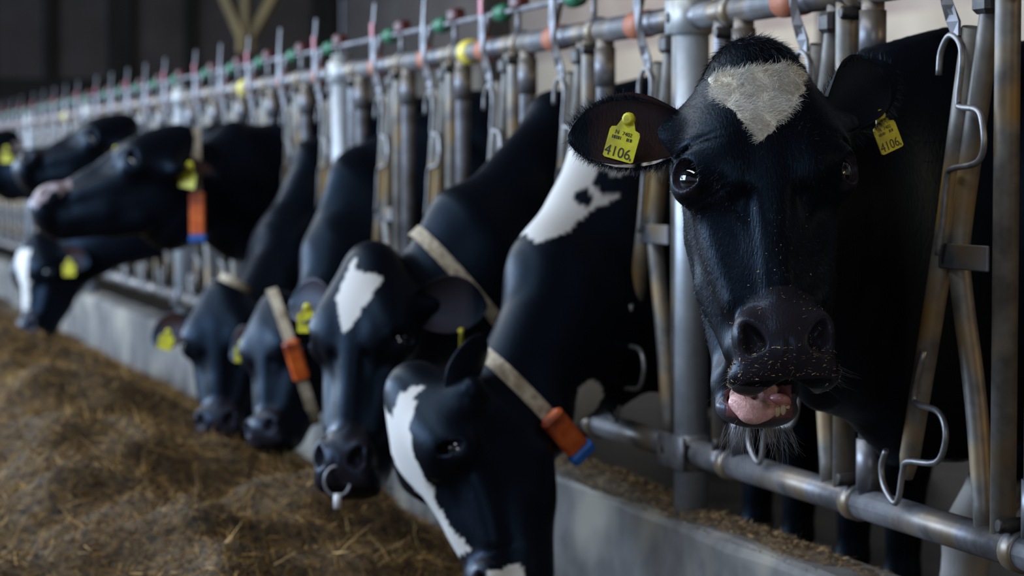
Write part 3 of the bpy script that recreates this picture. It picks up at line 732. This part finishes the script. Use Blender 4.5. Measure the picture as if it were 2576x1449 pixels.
def make_cow(c,label,group='dairy cows at the feed fence'):
    f,W=cow_sdf(c); R,t,s=c['R'],c['t'],c['s']
    h,H=c.get('h',.008),c.get('H',.03)
    pts=np.array([t]+[p[:3] for p in c['neck']]+[W(-.45,-.1,STALL),W(.45,2.05,1.7),W(.45,-.1,STALL),W(-.45,2.05,1.7)])
    lo=pts.min(0)-.25; hi=pts.max(0)+.25; lo=np.minimum(lo,t-.5*s); hi=np.maximum(hi,t+.5*s)
    S=c['SS'].astype(float); hc=t+R@(np.array([0,.10,-.06])*S); b=.36*S.max()
    G3=[axis_grid(lo[a],hi[a],hc[a]-b,hc[a]+b,h,H) for a in range(3)]
    V,F=surface_nets(f,*G3)
    Vh=((V-t)@R)/S
    col=np.tile(BLACK,(len(V),1)); rough=np.full(len(V),.40)
    jit=V+np.stack([wob(V,70,2),wob(V+5,70,2),wob(V+9,70,2)],-1)*.004
    jh=((jit-t)@R)/S
    headm=(np.abs(Vh[:,0])<.2)&(Vh[:,2]>-.42)&(Vh[:,2]<.3)&(Vh[:,1]<.3)
    for kind,arg,colr in c.get('coat',[]):
        if kind=='head': m=headm&(Vh[:,1]<arg[1])&in_poly(jh[:,0],jh[:,2],arg[0])
        elif kind=='yz': m=in_poly(jit[:,1],jit[:,2],arg[0])&(V[:,0]>arg[1])
        elif kind=='ball': m=((jit-arg[0])**2).sum(-1)<arg[1]**2
        elif kind=='low': m=(jit[:,2]+wob(V,9,2)*.03<arg[0])&(V[:,1]>arg[1])&~headm
        col[m]=colr; rough[m]=.6
    # bare skin of the muzzle, nostrils and eye rims
    nose=headm&(Vh[:,2]<-.200+.02*np.cos(Vh[:,0]*22))&(Vh[:,1]<.052+.35*np.clip(-.215-Vh[:,2],0,.1))&(Vh[:,2]>-.318)&(np.abs(Vh[:,0])<.076)
    if c.get('nose',True): col[nose]=c.get('nosecol',NOSE); rough[nose]=.34
    for sd in (1,-1):
        e=EYE_C*[sd,1,1]; dd=np.linalg.norm(Vh-e-EYE_N*[sd,1,1]*.012,axis=-1); m=headm&(dd<.034); wgt=np.clip((.034-dd)/.012,0,1)[m][:,None]
        col[m]=col[m]*(1-wgt)+c.get('lidcol',np.array([.012,.010,.013]))*wgt; rough[m]=.38
    if c.get('jaw',0)>.05:
        j=jaw_space(Vh.astype(np.float32),c['jaw'],c['shift'])
        lip=headm&(j[:,2]<-.255)&(j[:,1]<.20)&(np.abs(j[:,0])<.08)&(Vh[:,2]<-.30)
        inside=headm&(((np.abs(j[:,0])<.053)&(j[:,1]<.155)&(j[:,1]>.045)&(j[:,2]>-.312)&(j[:,2]<-.225)&(Vh[:,2]<-.29)))
        col[lip]=np.array([.055,.05,.062]); rough[lip]=.3
        col[inside]=np.array([.16,.065,.068]); rough[inside]=.25
    Cc=np.concatenate([col,rough[:,None]],-1)
    Vs=[V]; Fs=[F]; Cs=[Cc]; n0=len(V); frames=[]
    for sd,kw in ((1,c.get('ear_r',{})),(-1,c.get('ear_l',{}))):
        ev,ef,inn,fr=ear_mesh(sd,**kw); frames.append(fr)
        ew=(fr['base']*S+(ev-fr['base'])*s)@R.T+t; ec=np.tile(BLACK*1.1,(len(ev),1)); 
        uu=((ev-fr['base'])@fr['ax'])/fr['L']; m=(inn>0)&(uu>.12)&(uu<.85)
        wgt=np.clip(np.minimum((uu-.12)/.2,(.9-uu)/.2),0,1)[m][:,None]
        ec[m]=ec[m]*(1-wgt)+c.get('earcol_r' if sd>0 and 'earcol_r' in c else 'earcol',np.array([.030,.014,.010]))*wgt
        Vs.append(ew); Fs.append(ef+n0); Cs.append(np.concatenate([ec,np.full((len(ev),1),.5)],-1)); n0+=len(ev)
    root=empty('dairy_cow',tuple(W(0,.6,STALL)),label,'cow',group); o=np.array(root.location)
    body=obj('body',new_mesh('body',np.concatenate(Vs)-o,np.concatenate(Fs),M['coat'],True,np.concatenate(Cs)),root)
    for sd in (1,-1):
        e=obj('eye',EYE_ME,root); z=EYE_N*[sd,1,1]; z=z+np.array([0,-.25,-.1]); z/=np.linalg.norm(z); fr=R@frame_from(z); p=t+R@((EYE_C+EYE_N*c.get('eye_out',-.004))*[sd,1,1]*S)
        e.matrix_local=Matrix([[*(fr[k]*s),p[k]-o[k]] for k in range(3)]+[[0,0,0,1]])
    c.update(f=f,W=W,root=root,body=body,frames=frames,V=V,F=F,Vh=Vh,C=Cc)
    return c
def ear_point(c,side,u,v,off=.0):
    """world point and frame on the inner face of an ear"""
    fr=c['frames'][0 if side>0 else 1]; p=fr['base']+fr['ax']*fr['L']*u+fr['up']*fr['W']*v+fr['fwd']*(.012+off)
    p=fr['base']*c['SS']+(p-fr['base'])*c['s']
    return c['t']+c['R']@p, c['R']@fr['fwd'], c['R']@fr['up'], c['R']@fr['ax']
CAM=np.stack([cR,cF,cU],1)
# ---- the calling cow in front
HA=CAM@rotz(.055)@roty(-.048)@rotx(-.30)
A=dict(xlegs=[[(-4.22,.50,1.02,.14),(-4.30,.36,.74,.075),(-4.36,.28,.56,.052),(-4.40,.26,.30,.042),(-4.40,.24,STALL+.05,.055)]],deep=.06,eye_out=-.0035,earcol_r=BLACK*2.,lidcol=np.array([.075,.056,.068]),nosecol=np.array([.020,.017,.023]),R=HA,t=at(1942,410,3.86),s=1.03,S=(1,1,1.06),jaw=.34,shift=.085,lid=1.,body=(-4.10,.42,-.05),
  neck=[(-4.10,.46,1.22,.34,.21),(-4.16,.06,1.12,.40,.110),(-4.11,-.13,1.15,.27,.110)],
  h=.0036,H=.028,ear_l=dict(L=.205,W=.064,droop=-.02,back=-.02,twist=.10,cup=.50),ear_r=dict(L=.235,W=.056,droop=-.64,back=.60,twist=-.3,cup=.85),
  coat=[('head',([(-.076,.156),(-.04,.158),(.0,.156),(.04,.158),(.072,.158),(.062,.125),(.048,.096),(.020,.066),(-.014,.030),(-.046,.072),(-.062,.102),(-.074,.132)],.14),CREAM),
        ('low',(.69,.0),np.array([.34,.32,.30])),('ball',(np.array([-4.03,-.10,.80]),.05),CREAM)])
make_cow(A,'black cow with a white V on its forehead, calling with open mouth')
# ---- others at the fence
Bc=dict(s=1.0,S=(1.03,1.08,1.16),dz=-.10,body=(-5.64,.42,.0),neck=[(-5.64,.46,1.22,.36,.22),(-5.64,.06,1.08,.34,.125),(-5.58,-.15,.92,.235,.12)],h=.0075,H=.016,
  ear_r=dict(L=.18,droop=-.85,back=.75,twist=1.2),ear_l=dict(droop=.1,back=.85,twist=.3),earcol=BLACK*1.5)
Bc['R'],Bc['t']=pose_points(at(1016,922,5.65),at(1265,1560,5.45),-cR*.93-cF*.36,1.0,Bc['S'])
Bc['coat']=[('head',([(-.09,.25),(-.03,.235),(-.03,.17),(.02,.125),(.05,.16),(.088,.155),(.080,.09),(.056,.03),(.028,-.04),(.016,-.10),(.03,-.17),(.045,-.22),(.09,-.26),(.09,-.36),(-.09,-.36),(-.09,-.26),(-.045,-.22),(-.03,-.15),(-.02,-.06),(-.045,.02),(-.075,.10)],.11),WHITE)]
_f=cow_sdf(Bc)[0]
def skin(*px):
    out=[trace(_f,x,y) for x,y in px]; return [p_ for p_ in out if p_ is not None]
_e=[(p_[1],p_[2]) for p_ in skin((1592,330),(1585,400),(1592,515),(1560,498),(1500,525),(1440,575),(1400,600))]
_l=[(p_[1],p_[2]) for p_ in skin((1384,588),(1425,500),(1480,400),(1560,250),(1590,205))]
Bc['coat'].append(('yz',(_e+[(_l[0][0]-.03,_l[0][1]-.02)]+[(y_-.16,z_+.10) for y_,z_ in _l]+[(.10,1.80),(.15,1.5)],-5.66),WHITE))
for (x_,y_),r_ in (((1521,457),.030),((1470,496),.022),((1585,470),.040)):
    for p_ in skin((x_,y_)): Bc['coat'].append(('ball',(p_,r_),BLACK))
_p=trace(_f,1462,1030)
if _p is not None: Bc['coat'].append(('ball',(_p+cF*.02,.075),CREAM))
Cc_=dict(s=1.0,S=(1.02,1.08,1.19),dz=-.10,body=(-6.28,.42,.0),neck=[(-6.28,.46,1.22,.36,.22),(-6.27,.08,1.17,.32,.12),(-6.10,-.22,1.03,.215,.12)],h=.0075,H=.02,
  ear_r=dict(L=.2,W=.075,droop=-.05,back=.3,twist=-.3,cup=.6),ear_l=dict(droop=-.18,back=.25),earcol=np.array([.032,.026,.034]))
Cc_['R'],Cc_['t']=pose_points(at(945,612,6.22),at(858,1235,6.02),-cF*.90-cR*.42,1.0,Cc_['S'])
Cc_['coat']=[('head',([(-.012,.175),(.0,.14),(.055,.135),(.072,.125),(.05,.07),(.012,.02),(-.01,.0),(-.03,.05),(-.045,.085),(-.03,.13)],.12),WHITE)]
D_=dict(s=1.0,body=(-8.2,.42,.0),neck=[(-8.2,.46,1.22,.36,.22),(-8.2,.08,1.06,.34,.12),(-8.16,-.08,.90,.22,.12)],h=.010,H=.036,ear_r=dict(droop=-.05,back=.1),ear_l=dict(L=.18,droop=.12,back=.0))
D_['R'],D_['t']=pose_points(at(705,735,8.15),at(665,1130,7.95),-cR*.62-cF*.75,1.0)
E_=dict(s=1.06,body=(-9.09,.42,.0),neck=[(-9.09,.46,1.22,.36,.22),(-9.08,.08,1.08,.34,.12),(-8.92,-.14,.90,.21,.12)],h=.010,H=.036,ear_r=dict(droop=.9,back=.3),ear_l=dict(droop=.2,back=.2))
E_['R'],E_['t']=pose_points(at(565,705,8.62),at(548,1125,8.45),-cF*.93-cR*.25,1.06)
F_=dict(nosecol=np.array([.22,.17,.18]),s=1.08,S=(1,1.1,1.2),body=(-9.73,.45,.0),neck=[(-9.73,.50,1.22,.36,.22),(-9.73,.10,1.20,.30,.12),(-9.66,-.2,1.20,.25,.12)],h=.010,H=.036,ear_r=dict(droop=-.75,back=.9),ear_l=dict(droop=.3,back=.8))
F_['R'],F_['t']=pose_points(at(495,340,9.55),at(55,535,9.35),cU*.9-cR*.35-cF*.15,1.08,F_['S'])
F2=dict(s=1.05,body=(-10.37,.45,.0),neck=[(-10.37,.50,1.22,.36,.22),(-10.37,.10,1.22,.28,.12),(-10.34,-.15,1.24,.22,.12)],h=.012,H=.04,ear_r=dict(droop=.2,back=.5),ear_l=dict(droop=.3,back=.5))
F2['R'],F2['t']=pose_points(at(345,310,10.7),at(20,430,10.5),cU*.9-cR*.35-cF*.2,1.05)
G_=dict(s=1.05,body=(-12.54,.42,.0),neck=[(-12.54,.46,1.22,.36,.22),(-12.54,.08,1.15,.32,.12),(-12.6,-.2,1.05,.23,.12)],h=.012,H=.04,ear_r=dict(droop=.25,back=.3),ear_l=dict(droop=.25,back=.3))
G_['R'],G_['t']=pose_points(at(95,585,12.6),at(72,850,12.45),-cF*.75-cR*.6,1.05)
G_['coat']=[('head',([(-.06,.12),(.05,.12),(.03,-.05),(.02,-.2),(-.02,-.2),(-.03,-.05)],.1),WHITE)]
H_=dict(s=1.05,body=(-14.3,.42,.0),neck=[(-14.3,.46,1.22,.36,.22),(-14.3,.08,1.22,.30,.12),(-14.3,-.2,1.22,.23,.12)],h=.014,H=.045,ear_r=dict(),ear_l=dict())
H_['R'],H_['t']=pose_points(at(45,340,14.4),at(-130,430,14.2),cU*.8-cR*.5-cF*.15,1.05)
for c_,lab in ((Bc,'black cow with a white face stripe and white neck patch, head lowered in front'),(Cc_,'black cow with a white heart on its forehead and a ring in its nose'),(D_,'black cow feeding head down with an orange block on its pale collar strap'),(E_,'blurred black cow facing the camera, yellow tag in its left-hand ear against the curb'),(F_,'black cow holding its head straight out over the alley, orange collar block below its ear'),(F2,'blurred black cow, head held out just beyond the outstretched one'),(G_,'far blurred black cow with a white blaze feeding at the left edge'),(H_,'farthest blurred cow, raised head cut off by the left edge')):
    make_cow(c_,lab)
# ================================================================ details of the calling cow
def hw(c,p): return c['t']+c['R']@(np.asarray(p,float)*c['SS'])
def local_obj(c,name,V,F,mat,col=None,smooth=True,parent=None):
    return obj(name,new_mesh(name,np.asarray(V)-np.array(c['root'].location),F,mat,smooth,col),parent or c['root'])
JM=roty(A['shift'])@rotx(A['jaw'])
def jaw_to_head(p): return (np.asarray(p,float)-JAW_O)@JM.T+JAW_O
# tongue: broad curling blade lying in the lower jaw
def tongue_f(p):
    d=sweep(p,[(0.006,.165,-.215),(.002,.130,-.262),(-.006,.098,-.287),(-.014,.072,-.297),(-.018,.060,-.309)],[.016,.017,.015,.013,.010],[.024,.030,.031,.027,.017],up=(0,-.75,.66),k=.02)
    return smax(d,-ell(p,(-.010,.070,-.266),(.006,.05,.016),rotx(-.4)),.012)
g=[axis_grid(-.08,.06,-.07,.05,.003,.01),axis_grid(.02,.20,.03,.19,.003,.01),axis_grid(-.33,-.18,-.33,-.19,.003,.01)]
v,q=surface_nets(tongue_f,*g); v=jaw_to_head(v)
local_obj(A,'tongue',(v*A['SS'])@A['R'].T+A['t'],q,M['tongue'])
# gum pad and incisors on the right of the jaw
def gum_f(p): return ell(p,(.030,.098,-.290),(.022,.034,.012),rotx(-.35))
g=[axis_grid(-.01,.07,.0,.06,.003,.01),axis_grid(.04,.15,.05,.14,.003,.01),axis_grid(-.33,-.26,-.32,-.27,.003,.01)]
v,q=surface_nets(gum_f,*g); v=jaw_to_head(v); local_obj(A,'gum',(v*A['SS'])@A['R'].T+A['t'],q,M['gum'])
TOOTH=sphere_mesh('tooth',1.,M['tooth'],12,8)
for k,(x,y,z,a) in enumerate([(.004,.068,-.304,0),(.015,.069,-.302,.15),(.026,.072,-.300,.3),(.036,.078,-.298,.5),(.044,.087,-.296,.8)]):
    o=obj('tooth',TOOTH,A['root']); p=hw(A,jaw_to_head([(x,y,z)])[0])-np.array(A['root'].location); R=A['R']@JM@rotz(a)
    sc=np.array([.0062,.0042,.0095]); o.matrix_local=Matrix([[*(R[i]*sc),p[i]] for i in range(3)]+[[0,0,0,1]])
# ---- short hair over the head
V,F,Vh,C=A['V'],A['F'],A['Vh'],A['C']
hm=(Vh[F].mean(1)); sel=(hm[:,2]>-.36)&(hm[:,2]<.29)&(hm[:,1]<.26)&(np.abs(hm[:,0])<.22)
Fs=F[sel]; Ph=Vh[Fs]; area_=np.linalg.norm(np.cross(Ph[:,2]-Ph[:,0],Ph[:,3]-Ph[:,1]),axis=-1)
def grow(n,weight,lens,seed,name,dirf,width,lift,curl,bright=1.,gravity=0.,cfun=None):
    r=np.random.default_rng(seed); w_=area_*weight(Ph.mean(1),C[Fs].mean(1)); i=r.choice(len(Fs),n,p=w_/w_.sum())
    a,b=r.uniform(size=(2,n)); fv=Fs[i]
    P=(V[fv[:,0]]*((1-a)*(1-b))[:,None]+V[fv[:,1]]*(a*(1-b))[:,None]+V[fv[:,2]]*(a*b)[:,None]+V[fv[:,3]]*((1-a)*b)[:,None]).astype(float)
    ph=((P-A['t'])@A['R'])/A['SS']; N=grad(A['f'],P); D=dirf(ph,r)@A['R'].T
    col=C[fv[:,0],:3]*bright if cfun is None else cfun(C[fv[:,0],:3],ph,r)
    o=strands(name,P-N*.001-np.array(A['root'].location),N,lens(ph,r,n),np.full(n,width),col*r.uniform(.75,1.25,(n,1)),M['fur'],curl,lift,dirs=D,rough=.42,parent=A['root'],gravity=gravity); o['kind']='stuff'; return o
def flow(ph,r):
    d=np.stack([ph[:,0]*1.2,np.full(len(ph),.35),(ph[:,2]-.03)],-1); d/=np.linalg.norm(d,axis=-1,keepdims=True)+1e-6
    top=np.clip((ph[:,2]-.15)/.03,0,1)[:,None]
    dt=np.stack([ph[:,0]*.8+r.normal(size=len(ph))*.15,np.full(len(ph),-.3),np.full(len(ph),-1.)],-1)
    d=d*(1-top)+dt*top; return d+r.normal(size=d.shape)*.12
isw=lambda c: (c[:,0]>.25)
fur=grow(42000,lambda p,c:np.where(isw(c)|((p[:,2]<-.20)),0,1.)*np.where(np.linalg.norm(p*np.sign([1,1,1])*np.where(p[:,:1]<0,[-1,1,1],[1,1,1])-EYE_C,axis=-1)<.042,0,1),lambda ph,r,n:r.uniform(.006,.012,n)+np.clip((ph[:,2]-.15)/.05,0,1)*r.uniform(.008,.022,n),21,'hair',flow,.00065,.22,.25,1.25)
def wflow(ph,r):
    d=np.stack([ph[:,0]*.8+.25*np.sin(ph[:,2]*90)+.2*np.sin(ph[:,0]*120),np.full(len(ph),-.1),(ph[:,2]-.10)*1.2+.02],-1)
    d/=np.linalg.norm(d,axis=-1,keepdims=True)+1e-6; return d+r.normal(size=d.shape)*.3
def wcol(c,ph,r):
    k=np.clip(wob(ph,60,1)*.9+.5*(ph[:,0]>.0)+.1,0,1)[:,None]; return np.array([.82,.80,.75])*(1-k*.4)+np.array([.66,.52,.28])*k*.4
grow(17000,lambda p,c:np.where(isw(c)&(p[:,2]>0),1.,0),lambda ph,r,n:r.uniform(.006,.013,n),22,'white_hair',wflow,.0010,.28,.6,1.,cfun=wcol)
# fringe along the ear rims
for sd,nn in ((-1,2600),(1,900)):
    fr=A['frames'][0 if sd>0 else 1]; r=np.random.default_rng(30+sd); u=r.uniform(.02,1,nn)**.8; e=np.where(r.uniform(size=nn)<.35,1.,-1.)
    pu=np.array([0,.08,.2,.35,.5,.65,.78,.88,.95,1.0]); pw=np.array([.46,.50,.70,.90,1.0,.97,.83,.63,.40,.10]); w_=fr['W']*np.interp(u,pu,pw)
    loc=fr['base']*A['SS']+(fr['ax'][None]*(u*fr['L'])[:,None]+fr['up'][None]*(e*w_*.95+.006)[:,None]+fr['fwd'][None]*.014)*A['s']
    P=loc@A['R'].T+A['t']; D=(fr['up'][None]*(e*1.)[:,None]+fr['ax'][None]*.5+r.normal(size=(nn,3))*.35)@A['R'].T
    Nn=np.tile(A['R']@fr['fwd'],(nn,1)); L=r.uniform(.008,.02,nn)+np.where((e<0)&(u<.35),.022,0)*r.uniform(.2,1,nn)
    o=strands('ear_hair',P-np.array(A['root'].location),Nn,L,np.full(nn,.0007),np.tile(BLACK*1.6,(nn,1)),M['fur'],.3,.15,dirs=D,rough=.45,parent=A['root']); o['kind']='stuff'
# chin and lip whiskers
r=np.random.default_rng(44); nn=170; pj=np.stack([r.uniform(-.055,.055,nn),r.uniform(.085,.15,nn),np.full(nn,-.328)],-1); P=np.array([hw(A,p) for p in jaw_to_head(pj)])
D=np.tile(-cU,(nn,1))+cR[None]*(pj[:,0]*9)[:,None]-cF[None]*r.uniform(0,.35,(nn,1))+r.normal(size=(nn,3))*.12
o=strands('whiskers',P-np.array(A['root'].location),D/np.linalg.norm(D,axis=-1,keepdims=True),r.uniform(.025,.065,nn),np.full(nn,.0009),np.tile([.20,.19,.19],(nn,1))*r.uniform(.4,1.5,(nn,1)),M['fur'],.35,1.5,dirs=D,parent=A['root'],seg=4); o['kind']='stuff'
nn=90; sd=np.where(r.uniform(size=nn)<.5,1,-1); ph=np.stack([sd*r.uniform(.05,.082,nn),r.uniform(.05,.10,nn),r.uniform(-.318,-.285,nn)],-1); P=np.array([hw(A,p) for p in ph])
D=cR[None]*sd[:,None]*1.-cU[None]*r.uniform(.1,.9,(nn,1))-cF[None]*.3+r.normal(size=(nn,3))*.15
o=strands('whiskers',P-np.array(A['root'].location),D/np.linalg.norm(D,axis=-1,keepdims=True),r.uniform(.02,.05,nn),np.full(nn,.0007),np.tile([.10,.09,.09],(nn,1))*r.uniform(.4,1.5,(nn,1)),M['fur'],.3,1.,dirs=D,parent=A['root'],seg=3); o['kind']='stuff'
# eyelashes
for sd in (1,-1):
    nn=46; a=r.uniform(.35,2.8,nn); e=EYE_C*[sd,1,1]; Mx=EYE_M*np.array([[sd],[1],[1]]); nz=EYE_N*[sd,1,1]
    ph=e+nz*.022+np.cos(a)[:,None]*Mx[:,0]*.028+np.sin(a)[:,None]*Mx[:,1]*.020; P=np.array([hw(A,p) for p in ph]); D=(nz*1.+np.cos(a)[:,None]*Mx[:,0]*.6-Mx[:,1]*.25+r.normal(size=(nn,3))*.1)@A['R'].T
    o=strands('eyelashes',P-np.array(A['root'].location),D,r.uniform(.010,.02,nn),np.full(nn,.0009),np.tile(BLACK*2,(nn,1)),M['fur'],.25,1.,dirs=D,parent=A['root'],seg=3); o['kind']='stuff'
# bits of feed sticking to muzzle, lips and face
def crumbs_on(n,weight,seed,lo,hi):
    r=np.random.default_rng(seed); w_=area_*weight(Ph.mean(1)); i=r.choice(len(Fs),n,p=w_/w_.sum()); P=V[Fs[i]].mean(1).astype(float); N=grad(A['f'],P)
    c=straw_cols(n,r,1.3)*.7+.10*r.uniform(.3,1.6,(n,1)); o=strands('feed_crumbs',P+N*.0008-np.array(A['root'].location),N,r.uniform(lo,hi,n),r.uniform(.0012,.0026,n),np.minimum(c,.8),M['hay'],.4,.35,parent=A['root']); o['kind']='stuff'
crumbs_on(520,lambda p:np.where((p[:,2]<-.205)&(p[:,1]<.11),1.,0)*(.25+3*((p[:,2]<-.275)&(p[:,2]>-.315))),51,.002,.008)
crumbs_on(90,lambda p:np.where((p[:,2]<-.06)&(p[:,2]>-.22)&(p[:,1]<.05),1.,0),52,.0015,.004)
nn=40; r=np.random.default_rng(57); pj=np.stack([r.uniform(-.04,.045,nn),r.uniform(.06,.10,nn),r.uniform(-.312,-.285,nn)],-1); P=np.array([hw(A,p) for p in jaw_to_head(pj)])
o=strands('feed_crumbs',P-np.array(A['root'].location),np.tile(-cF,(nn,1)),r.uniform(.004,.03,nn),r.uniform(.001,.002,nn),straw_cols(nn,r,1.6),M['hay'],.4,.4,parent=A['root']); o['kind']='stuff'
# ear tags of the calling cow
txt=[('4106',.0225,-.003,-.0700,'tag_number'),('N',.009,-.0125,-.036,'tag_print'),('7402',.0085,.005,-.036,'tag_print'),('8',.006,.0205,-.0712,'tag_print')]
p,nf,nu_,nx=ear_point(A,-1,.53,.42,.034)
ear_tag(A['root'],p,-cF*.82-cR*.42+cU*.05,cU*.95+cR*.30,1.08,txt)
p,nf,nu_,nx=ear_point(A,1,.60,-.55,.0)
ear_tag(A['root'],p,-cF*.72+cR*.45+cU*.1,cU*.90-cR*.42,1.0,txt)
# ================================================================ tags, collars and ring of the other cows
def simple_tag(c,px,py,dep,nrm,up,s=1.): return ear_tag(c['root'],at(px,py,dep),nrm,up,s)
def tag_on(c,side,u,v,nrm=None,up=None,s=1.):
    p,nf,nu_,nx=ear_point(c,side,u,v,.012); return ear_tag(c['root'],p,nf if nrm is None else nrm,cU if up is None else up,s)
tag_on(Bc,1,.45,.1,cR*.85-cF*.45,cU*.92-cR*.36,1.15)
tag_on(Cc_,1,.7,-.6,cR*.9-cF*.2,cU,.8); tag_on(Cc_,-1,.50,.1,-cF*.95-cR*.2,cU,1.05); tag_on(E_,-1,.52,.3,-cF,cU*.95+cR*.25,1.05);
tag_on(D_,-1,.45,.35,-cF,cU,1.05)
tag_on(F_,1,.45,.3,-cF*.8-cR*.4,cU*.95+cR*.2,1.4); tag_on(F2,1,.3,.1,-cF*.7-cR*.5,cU*.95+cR*.2,1.4); tag_on(G_,1,.5,.2,-cF,cU,1.2); tag_on(H_,1,.3,.1,-cF,cU,1.3)
def neck_collar(c,p1,p2,inset=.10,tilt=.12,width=.036):
    """strap seen nearly edge-on along the line p1-p2 of the photo; its centre lies inside the neck"""
    mid=((p1[0]+p2[0])/2,(p1[1]+p2[1])/2); P=trace(c['f'],*mid)
    if P is None: print('collar miss',c['root']['label']); return None
    c0=P+cF*inset; v=cR*(p2[0]-p1[0])-cU*(p2[1]-p1[1]); v/=np.linalg.norm(v); ax=np.cross(v,cF)+cF*tilt
    if c['f'](c0.astype(np.float32)[None])[0]>-.02: print('collar centre outside',c['root']['label'])
    return collar(c['root'],c['f'],c0,ax,v,width)+(c0,)
def orange(c,col_,px,py,L=.115,wd=.058,blue=None):
    o,info,c0=col_; b,Rw=block_on(o,c['root'],info,c0,px,py,c['f'],L,wd,.022,M['orange'],'collar_block')
    if blue:
        sg=-1. if (Rw[:,2]@cU)>0 else 1.; z0=sg*(L/2+.012)
        MB().box((-wd*.56,-.006,min(z0-.015,z0+.015)),(wd*.56,.027,max(z0-.015,z0+.015)),.006).build('collar_clip',M['blue'],b,smooth=False)
    return b
cb=neck_collar(Bc,(1150,830),(1400,1085)); orange(Bc,cb,1410,1095,.13,.06,(1458,1160))
cc=neck_collar(Cc_,(1045,590),(1135,690))
cd_=neck_collar(D_,(700,800),(765,1000)); orange(D_,cd_,690,920,.14,.055)
ce=neck_collar(E_,(575,712),(650,750),.06)
cf=neck_collar(F_,(487,430),(490,610)); orange(F_,cf,490,540,.17,.06,True)
# nose ring of the heart-blazed cow
p=hw(Cc_,(0,.028,-.285)); e=np.array(Cc_['root'].location)
MB().tube([p-e+.034*(cR*math.cos(a)*.95+cU*(math.sin(a)-.75)*1.1)-cF*.012 for a in np.linspace(0,2*np.pi,29)],.0038,10,cap=False).build('nose_ring',M['strip'],Cc_['root'])
q_=p-e-cU*.034*1.1*1.75-cF*.012; MB().tube([q_+cU*.006,q_-cU*.030],.0095,12).build('ring_weight',ramp_mat('white_plastic',(.62,.62,.66),(.75,.75,.78),9,.4),Cc_['root'])
